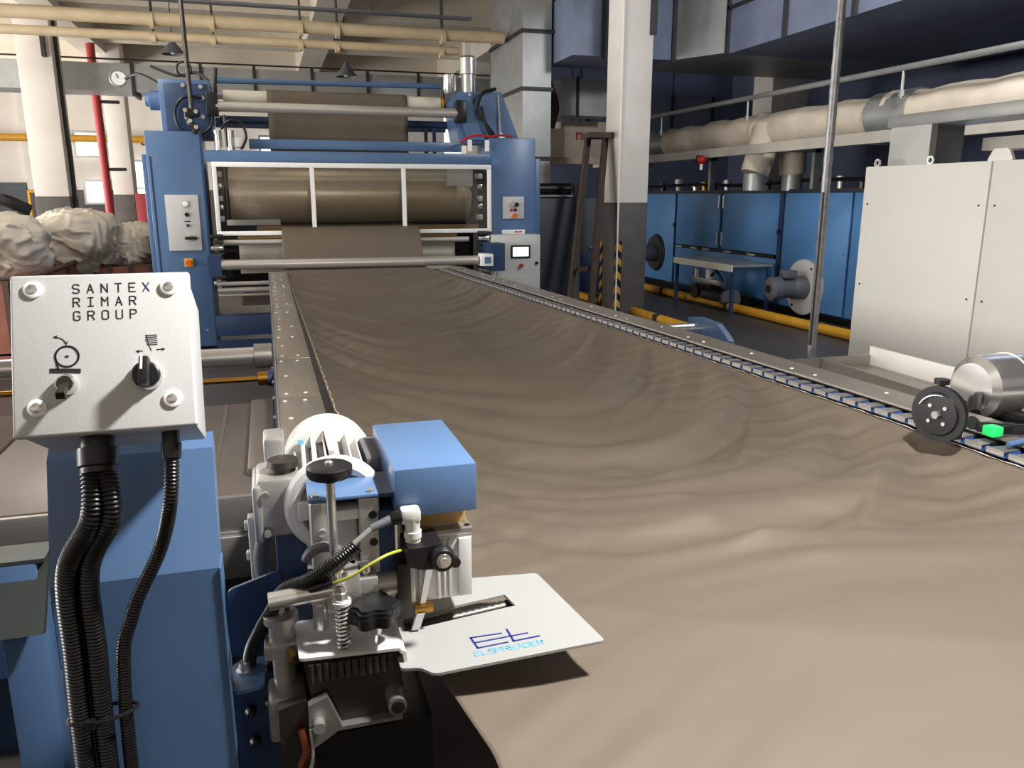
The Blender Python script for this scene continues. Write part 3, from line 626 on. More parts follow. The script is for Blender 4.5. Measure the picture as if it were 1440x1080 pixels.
tb('red_cord', RED, hr, smooth_path([(2.15, 9.15, 2.2), (2.3, 9.1, 2.27), (2.5, 9.08, 2.26), (2.62, 9.12, 2.28), (2.76, 9.14, 2.27)]), .012)
for x in (2.22, 2.42): bx('paper_tag', GUARD, hr, x, x+.05, 9.07, 9.075, 2.1, 2.22)
# beams, rollers
bx('cross_beam', BLUE, m, -.57, 2.5, 9.1, 9.2, 1.955, 2.07, .006); bx('cross_beam', BLUE, m, -.12, 2.2, 9.28, 9.38, 2.1, 2.2, .006); bx('cross_beam', BLUE_DK, m, -.47, 2.15, 9.9, 10.0, 2.36, 2.46)
bx('base_beam', BLUE_DK, m, -.58, 2.5, 9.0, 9.2, .14, .36, .006); bx('base_beam', BLUE_DK, m, -.58, 2.5, 8.85, 9.0, .02, .1)
tb('top_bar', BLUE, m, [(-.42, 9.9, 2.85), (2.1, 9.9, 2.88)], .03, 8); 
for x in (-.44, 2.12): tb('bar_hook', BLACK, m, [(x, 9.88, 2.6), (x, 9.88, 2.82), (x+.02, 9.88, 2.98)], .022, 6)
cy('tension_roller', ROLLER, m, (-.42, 9.3, 2.52), (2.15, 9.3, 2.52), .052, seg=24); cy('dark_blue_roller', BLUE_DK, m, (-.42, 9.92, 2.44), (2.2, 9.92, 2.44), .045)  # second one is a thin dark blue roller behind the cloth
for x in (-.52, 2.14): bx('bearing_block', BLACK, m, x, x+.12, 9.25, 9.4, 2.42, 2.66, .01)
cy('guide_roller', CREAM, m, (-.36, 9.8, 2.66), (2.06, 9.8, 2.66), .085, seg=24); cy('roller_tip', YELLOW, m, (2.06, 9.8, 2.66), (2.1, 9.8, 2.66), .08)
cy('bath_roller', DRUM, m, (-.36, 9.62, 1.62), (2.32, 9.62, 1.62), .31, seg=48)
for x in (-.52, 2.33):
    b_ = bx('bearing_block', DKSTEEL, m, x, x+.12, 9.3, 9.7, 1.28, 1.92, .01)
    for k, z in enumerate((1.34, 1.46, 1.55, 1.68, 1.8)):
        bx('fitting', CHROME if k % 2 else ALUP, b_, x+.02+.02*(k % 2), x+.1, 9.22, 9.3, z, z+.06, .008)
tb('hose', BLACK, m, smooth_path([(2.28, 9.2, 1.7), (2.34, 9.16, 1.55), (2.27, 9.18, 1.4), (2.35, 9.2, 1.3)]), .014); bx('paper_sheet', GUARD, m, 1.98, 2.28, 9.1, 9.105, 1.72, 1.9)
bx('drip_rail', TAN, m, -.1, 2.35, 9.12, 9.2, 1.235, 1.29); bx('doctor_bar', ALUP, m, -.4, .15, 9.2, 9.24, 1.3, 1.36); bx('back_panel', DKSTEEL, m, -.55, 2.5, 9.98, 10.02, .55, 1.98)
gf = MB().box(-.5, 2.48, 9.02, 9.07, 1.9, 1.95, .004).box(-.5, 2.48, 9.02, 9.07, 1.2, 1.245, .004).box(-.5, -.455, 9.02, 9.07, 1.245, 1.9, .004).box(2.435, 2.48, 9.02, 9.07, 1.245, 1.9, .004).build('guard_frame', GUARD, m)
for x in (.5, 1.48): bx('mullion', GUARD, gf, x-.022, x+.022, 9.02, 9.07, 1.245, 1.9)
for x0, x1 in ((-.455, .478), (.522, 1.458), (1.502, 2.435)): bx('pane', ACRYLIC, gf, x0, x1, 9.04, 9.046, 1.245, 1.9)
cy('press_roller', ROLLER, m, (-.46, 8.6, .93), (2.2, 8.6, .92), .05, seg=24)
ec = bx('end_clamp', GUARD, m, 2.22, 2.36, 8.52, 8.66, .86, .99, .006); bx('clamp_face', BLUE, ec, 2.26, 2.33, 8.51, 8.52, .89, .96)
bx('clamp_arm', BLUE_DK, m, 2.34, 2.5, 8.55, 9.1, .8, 1.1); bx('clamp_arm', BLUE_DK, m, -.58, -.46, 8.55, 9.1, .82, 1.02)
for (z, y, r, x1) in ((1.13, 9.0, .03, 2.2), (.73, 8.7, .022, .8), (.66, 8.75, .026, .8), (.6, 8.8, .016, .8)): cy('rod', ROLLER, m, (-.52, y, z), (x1, y, z), r)
for i in range(9):
    z = .7+.06*i
    MB().box(-.56+.02*(i % 2), -.44, 8.88, 9.0, z, z+.04, .006).build('fitting', (CHROME, DKSTEEL, BLACK)[i % 3], m)
    MB().box(2.3, 2.44-.02*(i % 2), 8.9, 9.0, z, z+.04, .006).build('fitting', (BLACK, CHROME, DKSTEEL)[i % 3], m)
bx('backing_plate', CREAM, m, -.3, 2.1, 9.28, 9.3, .78, 1.09); bx('upper_strip', TAN, m, -.3, 2.1, 9.15, 9.2, 1.16, 1.19)
bx('foot_tray', RUST, m, -.3, 2.2, 9.02, 9.4, .46, .56)
for i, x in enumerate((-.42, -.3)): cy('air_cylinder', CHROME, m, (x, 9.15, 2.07), (x, 9.15, 2.27), .04)
tb('air_hose', BLACK, m, smooth_path([(-.38, 9.12, 2.28), (-.3, 9.1, 2.36), (-.18, 9.1, 2.34), (-.14, 9.1, 2.2), (-.2, 9.1, 2.08)]), .014); bx('valve', ALUP, m, -.26, -.16, 9.12, 9.2, 2.1, 2.2, .01); tb('valve_stem', DKSTEEL, m, [(-.34, 9.12, 2.1), (-.34, 9.12, 2.42)], .016, 6)
for x0 in (1.88, 1.98): bx('strut', BLUE_DK, m, x0, x0+.04, 9.85, 9.9, 2.05, 2.4)

c = thing('operator_cabinet', (2.73, 8.97, 0), 'white operator cabinet with a lit touch screen below the right tower', 'cabinet')
bx('body', BOXW, c, 2.44, 3.01, 8.86, 9.07, .02, 1.178, .006); dr = bx('door', BOXW, c, 2.5, 3.01, 8.84, 8.86, .1, 1.175, .005)
fr = MB().box(2.655, 2.885, 8.825, 8.84, .915, .935).box(2.655, 2.885, 8.825, 8.84, 1.04, 1.06).box(2.655, 2.675, 8.825, 8.84, .935, 1.04).box(2.865, 2.885, 8.825, 8.84, .935, 1.04).build('screen_bezel', BLACK, c); bx('screen', SCREEN, fr, 2.675, 2.865, 8.832, 8.84, .935, 1.04)
cy('stop_button', RED, c, (2.775, 8.8, .83), (2.775, 8.84, .83), .022); cy('lock', BLACK, dr, (2.965, 8.82, .855), (2.965, 8.84, .855), .018)

# ------------------------------------------------------------------ fabric
def rail_x(y):
    return float(np.interp(y, [-1, 1.2, 2.07, 3.42, 5.28, 8.11, 8.6], [1.95, 1.965, 1.965, 1.9, 1.8, 1.65, 1.64]))
def left_x(y):
    return float(np.interp(y, [-1, .9, 1.15, 2.6, 8.2], [.25, .245, .205, .185, .15]))
rs = np.random.RandomState(4)
NU, NY = 210, 460
ys = np.linspace(.3, 8.55, NY); us = np.linspace(0, 1, NU)
YY, UU = np.meshgrid(ys, us, indexing='ij')
XL = np.array([left_x(y) for y in ys])[:, None]; XR = np.array([rail_x(y)-.02 for y in ys])[:, None]
XX = XL+(XR-XL)*UU
q = 2*UU-1
sag = np.interp(ys, [.3, 1.15, 1.4, 2.4, 4.0, 6.0, 7.6, 8.55], [.02, .035, .06, .115, .13, .09, .03, .0])[:, None]
Z = .872-sag*(1-np.abs(q)**2.2)
env = (1-np.abs(q)**5)*np.interp(ys, [.3, 1.2, 1.6, 2.5, 6.5, 8.2], [.05, .12, 1.1, 1.35, .65, .0])[:, None]
ph = YY-.5*np.abs(q)**2.4*np.interp(ys, [1, 2.5, 8], [.5, 1.0, 1.4])[:, None]
wob = .12*np.sin(3.1*XX+1.3*YY)+.07*np.sin(5.7*XX-2.1*YY+1)
for (lam, a, s, kx) in ((1.15, .026, .4, .25), (.62, .021, 1.7, -.4), (.37, .0155, 2.9, .55), (.23, .0078, .2, -.8), (.14, .003, 1.1, .9)):
    amp = .55+.45*np.sin(2.3*XX+1.7*YY*kx+s*3)
    p_ = 2*PI*(ph+wob*(.5+lam*.5)+kx*.08*XX)/lam+s
    Z += a*env*amp*(np.sin(p_)+.3*np.sin(2*p_+.7))
# fan of small puckers pulled in from the right-hand and left-hand pins
for side, base in ((1, UU), (0, 1-UU)):
    dist = 1-base
    pk = np.sin(2*PI*(YY-.9*dist*(1 if side else 1))/.145+1.2*np.sin(YY*3.3))+.6*np.sin(2*PI*(YY-1.1*dist)/.083+2)
    Z += .0065*pk*np.exp(-(dist/.22)**1.5)*(1-np.exp(-(dist/.02)))*np.interp(ys, [1.2, 1.5, 5, 8], [.3, 1, .6, .0])[:, None]
# individual creases: centre x, y, heading, half length, half width, height
for (x0, y0, hd, hl_, hw, a) in ((1.04, 4.3, -1.61, .8, .16, .014), (.75, 2.0, -.15, .3, .035, .009),
                                (1.35, 2.25, .5, .3, .04, .012), (1.2, 2.9, .15, .4, .05, .010), (.55, 3.1, -.1, .3, .05, .010), (.9, 5.2, .1, .4, .06, .010), (1.4, 4.3, .5, .35, .05, .012), (.45, 5.0, -.2, .25, .04, .012),
                                (1.5, 3.0, .8, .3, .04, .012), (1.62, 2.4, .9, .28, .035, .012), (.42, 2.6, -.5, .25, .04, .01), (1.25, 1.6, .3, .3, .03, .008), (1.6, 1.75, .75, .3, .035, .010)):
    dx, dy = XX-x0, YY-y0
    al = dx*math.cos(hd)+dy*math.sin(hd); ac = -dx*math.sin(hd)+dy*math.cos(hd)
    k = np.where(ac > 0, np.exp(-(ac/(hw*.55))**2), np.exp(-(np.abs(ac)/(hw*1.7))**1.5))
    Z += 1.9*a*k*np.exp(-(al/hl_)**4)*(1-np.abs(q)**6)
# row of small tented peaks where slack gathers
for (x0, y0, a) in ((1.04, 2.25, .026), (1.05, 1.89, .024), (1.07, 1.73, .018), (1.10, 1.56, .016), (1.17, 1.41, .012), (.78, 2.42, .012)):
    dx, dy = XX-x0, YY-y0
    r_ = np.sqrt((dx/np.where(dx < 0, .22, .12))**2+(dy/np.where(dy < 0, .035, .075))**2+.01)
    Z += 1.7*a*np.exp(-r_)
# the cloth breaks over the entry bar: flat towards the operator, falling away behind
tt = YY-(1.28-.49*(XX-.53)); Z -= .035*np.where(tt > 0, 1-np.exp(-np.maximum(tt, 0)/.16), 0)*np.clip((1-np.abs(q)**8)*1.2, 0, 1)*np.interp(ys, [1, 2.2, 3.2], [1, 1, 0])[:, None]
# the far end climbs over the press roller and up behind the guard frame
far = np.clip((YY-8.2)/.35, 0, 1); Z = Z*(1-far)+.862*far
rows = [np.stack([XX, YY, Z], -1)]
xe0, xe1 = XX[-1, 0], XX[-1, -1]
for (y, z) in ((8.62, .868), (8.68, .89), (8.72, .93), (8.75, 1.0), (8.79, 1.08), (8.83, 1.16), (8.88, 1.22), (8.98, 1.28), (9.2, 1.29), (9.4, 1.3)):
    rows.append(np.stack([np.linspace(xe0, xe1, NU), np.full(NU, y), np.full(NU, z)], -1)[None])
P_ = np.concatenate(rows, 0); NR = P_.shape[0]
idx = np.arange(NR*NU).reshape(NR, NU)
F_ = np.stack([idx[:-1, :-1], idx[:-1, 1:], idx[1:, 1:], idx[1:, :-1]], -1).reshape(-1, 4)
me = bpy.data.meshes.new('fabric_web'); me.from_pydata(P_.reshape(-1, 3).tolist(), [], F_.tolist()); me.materials.append(CLOTH); me.shade_smooth()
fo = bpy.data.objects.new('fabric_web', me); COL.objects.link(fo); WLOC[fo] = V((0, 0, 0))
sm = fo.modifiers.new('thickness', 'SOLIDIFY'); sm.thickness = .0015; sm.offset = -1
tag(fo, 'wide taupe brown cloth sagging in folds between the two rails', 'fabric')
# pale frayed selvedges
def strip(name, x_of, w_, mtl, dz):
    mb = MB(); prev = None
    for i, y in enumerate(np.arange(1.45 if name == 'selvedge' else .3, 8.2, .02)):
        x = x_of(y)+.002*math.sin(y*40)+.0015*math.sin(y*91); z = .8745+dz
        cur = (mb.bm.verts.new((x, y, z)), mb.bm.verts.new((x+w_*(1+.5*math.sin(y*63)), y, z)))
        if prev: mb.bm.faces.new((prev[0], prev[1], cur[1], cur[0]))
        prev = cur
    return mb.build(name, mtl, fo, kind='stuff')
SELV = mat('frayed_selvedge', (196, 182, 166), .8)
strip('selvedge', lambda y: left_x(y)+.004, .004, SELV, .0005); strip('selvedge', lambda y: rail_x(y)-.024, .006, SELV, .0005)
# the run coming down from the upper roller
mb = MB(); prof = [(9.83, 2.2), (9.8, 2.4), (9.72, 2.6), (9.705, 2.68), (9.73, 2.735), (9.8, 2.756), (9.88, 2.72), (9.92, 2.6), (10.1, 2.2)]
prof = [(9.7, 2.05), (9.7, 2.3)]+prof[3:]
nx = 24; grid = [[mb.bm.verts.new((.1+1.56*i/nx, y+.004*math.sin(i*.9)*(z < 2.6), z)) for i in range(nx+1)] for y, z in prof]
for a, b in zip(grid, grid[1:]):
    for i in range(nx): mb.bm.faces.new((a[i], a[i+1], b[i+1], b[i]))
o = mb.build('fabric_run', CLOTH, None); tag(o, 'brown cloth coming down over the upper cream roller', 'fabric')
sm = o.modifiers.new('thickness', 'SOLIDIFY'); sm.thickness = .003; sm.offset = 1

# ------------------------------------------------------------------ rails
r = thing('left_rail', (.08, 5, 0), 'left clip rail under a screwed stainless cover, beside the cloth', 'rail')
cuts = [1.5, 2.35, 2.95, 3.7, 4.6, 5.6, 6.8, 8.15]
SCREW = MB().lathe((0, 0, 0), (0, 0, .006), [(0, .008), (.6, .008), (1, .004)], 8).build('screw', GUARD, r); first = True
for i, (a, b) in enumerate(zip(cuts, cuts[1:])):
    dz = .0016*(i % 2)
    MB().box(0, .152, a+.001, b-.001, .878+dz, .884+dz, .0015).build('cover_plate', STEEL_WARM, r)
    n = max(3, int((b-a)/.22))
    for k in range(n):
        for x in ((.03,) if k % 2 else (.03, .1)):
            wl = (x+.008*math.sin(k*2.2), a+.06+(b-a-.12)*k/(n-1), .8845+dz)
            if first: SCREW.location = V(wl)-WLOC[r]; WLOC[SCREW] = V(wl); first = False
            else: copy_at(SCREW, r, wl)
MB().box(-.012, 0, 1.5, 8.15, .78, .886).build('outer_skirt', BLUE_DK, r); bx('edge_strip', CHROME, r, -.006, .0, 1.5, 8.15, .884, .889)
bx('gap_strip', BLACK, r, .152, .178, 1.5, 8.15, .84, .872); bx('rail_body', DKSTEEL, r, 0, .15, 1.5, 8.15, .74, .87)  # inner black strip stands in for the dark gap beside the cloth
for k in range(8): cy('edge_bolt', CHROME, r, (-.02, 2.2+k*.28, .862), (-.012, 2.2+k*.28, .862), .008, seg=8)
for y in (2.0, 5.0, 7.8): bx('leg', BLUE_DK, r, .02, .12, y, y+.12, 0, .75)

r = thing('right_rail', (2.0, 5, 0), 'right clip rail with steel cover plates, beside the tall rod', 'rail')
ycut = [1.15, 1.9, 2.7, 3.5, 4.3, 5.28, 6.6, 8.05]
for i, (a, b) in enumerate(zip(ycut, ycut[1:])):
    xa, xb = rail_x(a)+.075, rail_x(b)+.075
    MB().prism([(xa, a+.001), (xa+.15, a+.001), (xb+.15, b-.001), (xb, b-.001)], 'z', .898+.0015*(i % 2), .905+.0015*(i % 2)).build('cover_plate', STEEL_WARM, r, smooth=False)
    MB().prism([(xa+.02, a), (xa+.14, a), (xb+.14, b), (xb+.02, b)], 'z', .74, .897).build('rail_body', DKSTEEL, r, smooth=False)
    n = max(3, int((b-a)/.3))
    for k in range(n):
        y = a+.07+(b-a-.14)*k/(n-1); copy_at(SCREW, r, (rail_x(y)+.12+.04*(k % 2), y, .9065))
for y in (1.9, 4.8, 7.6): bx('leg', BLUE_DK, r, rail_x(y)+.1, rail_x(y)+.2, y, y+.12, 0, .75)
ch = thing('clip_chain', (1.9, 5, .87), 'endless pin chain of grey plates on blue links along the right rail', 'chain')
def link_mesh():
    a = MB().box(-.024, .034, -.024, .024, -.02, -.001, .003).build('chain_link', mat('link_blue', (52, 92, 168), .4), ch)
    b = MB().prism([(-.036, -.028), (.03, -.02), (.03, .02), (-.036, .028)], 'z', 0, .0035).build('pin_plate', GREYPAINT if False else mat('pin_plate_grey', (150, 150, 150), .35, .6), a)
    c_ = MB().box(-.0385, -.036, -.03, .03, -.012, .006).build('pin_bar', CHROME, a)
    return a, b, c_
la, lb, lc = link_mesh()
lboff, lcoff = lb.location.copy(), lc.location.copy()
lb.parent = la; 
y = 1.32; k = 0
while y < 8.05:
    x = rail_x(y)+.042; dxdy = (rail_x(y+.05)-rail_x(y-.05))/.1; rz = -math.atan(dxdy)
    if k == 0: a = la; a.location = V((x, y, .878))-WLOC[ch]; a.rotation_euler = (0, 0, rz)
    else:
        a = la.copy(); COL.objects.link(a); a.parent = ch; a.location = V((x, y, .878))-WLOC[ch]; a.rotation_euler = (0, 0, rz)
        for s_, off in ((lb, lboff), (lc, lcoff)):
            d_ = s_.copy(); COL.objects.link(d_); d_.parent = a; d_.location = off
    y += .0755; k += 1
MB().tube([(rail_x(y)+.045, y, .84) for y in np.arange(1.25, 8.1, .3)], .018, 8).build('chain_core', BLACK, ch)

# ------------------------------------------------------------------ bed, shafts and tray beside the rails
t = thing('entry_bed', (-.8, 2.7, 0), 'stainless entry bed crossing behind the blue pedestal', 'bed')
bx('bed_top', BEDSTEEL, t, -.86, -.03, 2.22, 3.25, .785, .8, .003); bx('cloth_top', WOODTOP, t, -1.9, -.87, 2.22, 3.3, .78, .803, .004)
bx('front_panel', STEEL, t, -1.9, -.03, 2.2, 2.22, .69, .797, .004); bx('front_panel', STEEL, t, -1.9, -.03, 2.185, 2.22, .56, .685, .004); bx('seam_strip', CHROME, t, -1.9, -.03, 2.195, 2.2, .684, .69)
for x in (-.34, -.2): bx('seam', BEDSTEEL, t, x, x+.012, 2.24, 3.24, .8, .804)
bx('cover_box', BEDSTEEL, t, -.1, -.02, 2.35, 3.2, .8, .825, .004); bx('body', DKSTEEL, t, -1.88, -.05, 2.24, 3.2, .5, .785)
bx('beam', BLUE_DK, t, -1.9, -.03, 2.15, 2.25, .38, .5); 
for x in (-1.6, -.9, -.2): bx('leg', BLUE_DK, t, x, x+.1, 2.4, 2.5, 0, .5)
t = thing('spreader_shaft', (-.4, 3.7, .8), 'thick chrome cross shaft entering the left rail', 'shaft')
cy('shaft', CHROME, t, (-1.4, 3.72, .9), (-.06, 3.72, .9), .042, seg=24); cy('collar', STEEL, t, (-.09, 3.72, .9), (-.015, 3.72, .9), .056, seg=24); bx('shaft_stand', BLUE_DK, t, -1.5, -1.4, 3.66, 3.78, 0, .95)
t = thing('brass_spindle', (-.4, 3.3, .8), 'thin brass adjusting spindle below the thick left shaft', 'spindle')
cy('spindle', BRASS, t, (-1.4, 3.42, .86), (-.06, 3.42, .86), .012); cy('nut', BRASS, t, (-.075, 3.42, .86), (-.035, 3.42, .86), .03, seg=12); cy('ball_end', BLUE_DK, t, (-.035, 3.42, .86), (-.012, 3.42, .86), .035, seg=16); bx('spindle_stand', BLUE_DK, t, -1.5, -1.42, 3.38, 3.46, 0, .9)
t = thing('floor_cloth', (-.5, 5, .1), 'brown cloth bed lying low behind the entry bed', 'cloth')
bx('cloth', mat('brown_low_cloth', (92, 76, 66), .8), t, -1.6, -.05, 3.9, 5.6, .0, .12, .03)
t = thing('right_cross_shaft', (2.6, 4.4, .6), 'chrome shaft in a blue bracket outside the right rail', 'shaft')
cy('shaft', CHROME, t, (2.2, 4.83, .715), (2.79, 4.83, .715), .045, seg=24)
MB().prism([(4.41, 0), (4.95, 0), (4.95, .78), (4.8, .8), (4.57, .79), (4.41, .7)], 'x', 2.78, 2.82).build('bracket', BLUE, t, smooth=False)
t = thing('side_tray', (2.4, 2.4, .8), 'open steel tray with raised lip outside the right rail', 'tray')
MB().prism([(2.13, 1.1), (2.7, 1.1), (2.74, 3.12), (2.3, 3.12)], 'z', .80, .812).build('tray_floor', STEEL_WARM, t, smooth=False)
MB().prism([(2.7, 1.1), (2.715, 1.1), (2.755, 3.12), (2.74, 3.12)], 'z', .80, .9).build('lip', PANEL, t, smooth=False); MB().prism([(2.28, 3.11), (2.755, 3.11), (2.755, 3.125), (2.28, 3.125)], 'z', .80, .86).build('end_lip', STEEL, t, smooth=False)
MB().prism([(2.42, 2.3), (2.435, 2.3), (2.475, 3.1), (2.46, 3.1)], 'z', .812, .86).build('divider', STEEL, t, smooth=False)
for y in (1.4, 2.9): bx('leg', GREYPAINT, t, 2.5, 2.56, y, y+.06, 0, .8)

# guide wheel and drive motor on the right rail
t = thing('guide_wheel_unit', (1.9, 1.83, .88), 'black guide wheel unit with a silver motor on the right rail', 'wheel')
cx, cyy, cz = 1.868, 1.82, .974
wh = MB().lathe((cx-.012, cyy, cz), (cx+.02, cyy, cz), [(0, .05), (0.02, .062), (.25, .066), (.25, .084), (.75, .084), (1, .07)], 44).build('wheel', BLACK, t)
wh.rotation_euler = (0, 0, math.radians(12))
MB().torus((cx-.012, cyy-.003, cz), (1, .2, 0), .058, .0018, 40, 6, a0=.4, a1=2.2).build('wheel_highlight_ring', CHROME, wh)
cy('hub_bolt', CHROME, wh, (cx-.024, cyy-.003, cz), (cx-.01, cyy-.003, cz), .012, seg=6)
for k in range(4):
    a = PI/4+k*PI/2; cy('wheel_bolt', ALU, wh, (cx-.016, cyy-.003+.033*math.cos(a), cz+.033*math.sin(a)), (cx-.009, cyy-.003+.033*math.cos(a), cz+.033*math.sin(a)), .006, seg=8)
MB().lathe((cx+.02, cyy+.02, cz+.075), (cx+.02, cyy+.02, cz+.1), [(0, .01), (.4, .01), (.42, .022), (1, .022)], 12).build('top_knob', BLACK, t); bx('wheel_bracket', BLACK, t, cx+.02, cx+.06, cyy-.04, cyy+.04, .9, 1.02, .004)
MB().lathe((2.3, 2.12, .955), (2.78, 2.12, .955), [(0, .02), (.01, .085), (.05, .108), (.12, .112), (1, .112)], 40).build('motor', CHROME, t); bx('motor_label', mat('sky_blue_label', (88, 150, 210), .4), t, 2.46, 2.64, 1.98, 2.0, .92, 1.02)
MB().torus((2.45, 2.12, .955), (1, 0, 0), .113, .003, 36, 6).build('motor_band', ALUP, t)
MB().tube(smooth_path([(2.02, 1.84, .93), (2.1, 1.9, .9), (2.2, 2.0, .87), (2.28, 2.1, .86)]), .02, 10).build('arm', BLACK, t); MB().tube(smooth_path([(2.2, 2.0, .9), (2.3, 2.08, .93), (2.4, 2.05, .87), (2.5, 1.95, .86)]), .022, 10).build('arm', BLACK, t)
MB().tube(smooth_path([(2.0, 1.8, .93), (2.15, 1.72, .93), (2.25, 1.75, .95), (2.4, 1.8, .96)]), .016, 10).build('arm', BLACK, t)
sn = bx('sensor', GREENLED, t, 1.985, 2.025, 1.73, 1.77, .915, .945, .004); bx('sensor_body', BLACK, t, 2.025, 2.1, 1.74, 1.78, .92, .942, .004)
MB().tube(smooth_path([(2.0, 1.69, .905), (2.06, 1.68, .915), (2.12, 1.7, .905), (2.2, 1.68, .9)]), .009, 8).build('blue_hose', BLUE, t); MB().torus((2.07, 1.56, .92), (.6, 1, .2), .05, .012).build('hose_coil', BLUE, t)
bx('foot', DKSTEEL, t, 2.05, 2.7, 1.7, 2.2, .812, .85, .004)

# ------------------------------------------------------------------ control pedestal
t = thing('control_pedestal', (-.2, 1.15, 0), 'blue pedestal carrying a white SANTEX RIMAR GROUP control box', 'control panel')
tilt = math.radians(23.5)
MB().prism([(1.125, 0), (1.125, 1.085), (1.19, 1.245), (1.215, 1.262), (1.225, 1.24), (1.175, 1.07), (1.175, 0)], 'x', -.312, -.096).build('post', BLUE, t, smooth=False)
MB().box(-.0965, -.0945, 1.122, 1.176, 0, 1.085).build('post_edge', BLUE, t)
oc = V((-.197, 1.051, 1.418)); ux = V((1, .0136, 0)).normalized(); bk = V((-.0136, 1, 0)).normalized()
uy = bk*math.sin(tilt)+V((0, 0, 1))*math.cos(tilt); nn = -(bk*math.cos(tilt)-V((0, 0, 1))*math.sin(tilt))
Mf = Matrix((ux, uy, nn)).transposed().to_4x4(); Mf.translation = oc     # local: x right, y up the face, z out of the face
cb = MB().box(-.097, .097, -.0955, .0955, -.164, -.012, .004, mtx=Mf).build('control_box', BOXW, t)
lid = MB().box(-.1, .1, -.0985, .0985, -.0135, 0, .0035, 3, mtx=Mf).build('lid', BOXW, cb)
fr = (oc, ux, uy, nn)
def fp(x, y, z=0.0): return oc+ux*x+uy*y+nn*z
# lettering
lt = MB()
letters(lt, 'SANTE', -.0322, .0742, .0068, .0108, .0156, .0011, fr); letters(lt, 'RIMAR', -.0322, .0572, .0068, .0108, .0156, .0011, fr); letters(lt, 'GROUP', -.0322, .0402, .0068, .0108, .0156, .0011, fr)
lt.build('lettering', INK, cb, smooth=False, label='black SANTEX RIMAR GROUP lettering')
lt = MB(); letters(lt, 'X', -.0322+5*.0156, .0742, .0068, .0108, .0156, .0011, fr); lt.build('lettering', INKB, cb, smooth=False, label='dark blue letter X')
sy = MB()
c0 = (-.041, -.004); ring = [(c0[0]+.0125*math.cos(2*PI*k/28), c0[1]+.0125*math.sin(2*PI*k/28)) for k in range(29)]
stroke(sy, ring, .0022, fr); stroke(sy, [(c0[0]-.0008, c0[1]), (c0[0]+.0008, c0[1])], .0024, fr); stroke(sy, [(c0[0]-.0165, c0[1]-.0165), (c0[0]+.012, c0[1]-.0185)], .0055, fr); stroke(sy, [(c0[0]-.0125, c0[1]), (c0[0]-.0095, c0[1]-.0165)], .0022, fr)
arc = [(c0[0]-.0135+.0135*math.sin(a), c0[1]+.0125+.012*math.cos(a)) for a in [i*.17 for i in range(9)]]
stroke(sy, arc, .0009, fr)
for (tip, d1, d2) in ((arc[0], (.0035, .0015), (.0035, -.0015)), (arc[-1], (-.0018, .0035), (.0016, .0035))):
    stroke(sy, [(tip[0]+d1[0], tip[1]+d1[1]), tip, (tip[0]+d2[0], tip[1]+d2[1])], .0009, fr)
sy.build('symbol', INK, cb, smooth=False, label='black roller symbol with curved arrow'); sy = MB()
s2 = (.048, .004)
for k in range(6): stroke(sy, [(s2[0]-.002+.0012*(k > 3), s2[1]+.0135-.0024*k), (s2[0]+.011, s2[1]+.0135-.0024*k)], .0006, fr)
stroke(sy, [(s2[0]-.001, s2[1]+.014), (s2[0]+.001, s2[1]+.002), (s2[0]+.004, s2[1]-.006)], .0006, fr)
for (a, b, sgn) in (((s2[0]-.006, s2[1]-.006), (s2[0]-.013, s2[1]-.006), 1), ((s2[0]+.01, s2[1]-.005), (s2[0]+.019, s2[1]-.005), -1)):
    stroke(sy, [a, b], .0007, fr); stroke(sy, [(b[0]+sgn*.0028, b[1]+.0014), b, (b[0]+sgn*.0028, b[1]-.0014)], .0007, fr)
sy.build('symbol', INK, cb, smooth=False, label='fine brush symbol with two arrows')
for (x, y) in ((-.0755, .0795), (.0755, .078), (-.074, -.0645), (.073, -.064)):
    s_ = MB().lathe(fp(x, y, 0), fp(x, y, .004), [(0, .0105), (.7, .0105), (1, .008)], 20).build('screw_cap', GUARD, cb)
    MB().lathe(fp(x, y, .0035), fp(x, y, .006), [(0, .0065), (.5, .006), (1, .003)], 12).build('screw_head', CHROME, s_)
sx_, sy_ = .0455, -.0335
sel = MB().lathe(fp(sx_, sy_, 0), fp(sx_, sy_, .008), [(0, .0185), (.5, .0185), (1, .0165)], 32).build('selector_ring', CHROME, cb)
MB().lathe(fp(sx_, sy_, .006), fp(sx_, sy_, .014), [(0, .0165), (.8, .016), (1, .014)], 32).build('selector_knob', BLACK, sel)
Mk = Mf @ Matrix.Translation((sx_, sy_, 0)) @ Matrix.Rotation(math.radians(-4), 4, 'Z')
MB().box(-.0055, .0055, -.016, .0185, .012, .032, .002, mtx=Mk).build('selector_grip', BLACK, sel); MB().box(-.0035, -.001, .002, .0187, .0318, .0328, mtx=Mk).build('pointer_line', GUARD, sel)
tx, ty = -.042, -.039
kg = MB().lathe(fp(tx, ty, 0), fp(tx, ty, .012), [(0, .0125), (.5, .0125), (1, .0105)], 24).build('toggle_bezel', CHROME, cb)
MB().lathe(fp(tx, ty, .01), fp(tx, ty, .013), [(0, .0105), (1, .0085)], 24).build('toggle_socket', DKSTEEL, kg)
Mt = Mf @ Matrix.Translation((tx, ty, .010)) @ Matrix.Rotation(math.radians(38), 4, 'X')
MB().box(-.0048, .0048, -.004, .004, 0, .03, .001, mtx=Mt).build('toggle_key', DKSTEEL, kg); MB().box(-.0048, .0048, -.0042, .0042, .0295, .0305, mtx=Mt).build('toggle_tip', BLACK, kg)
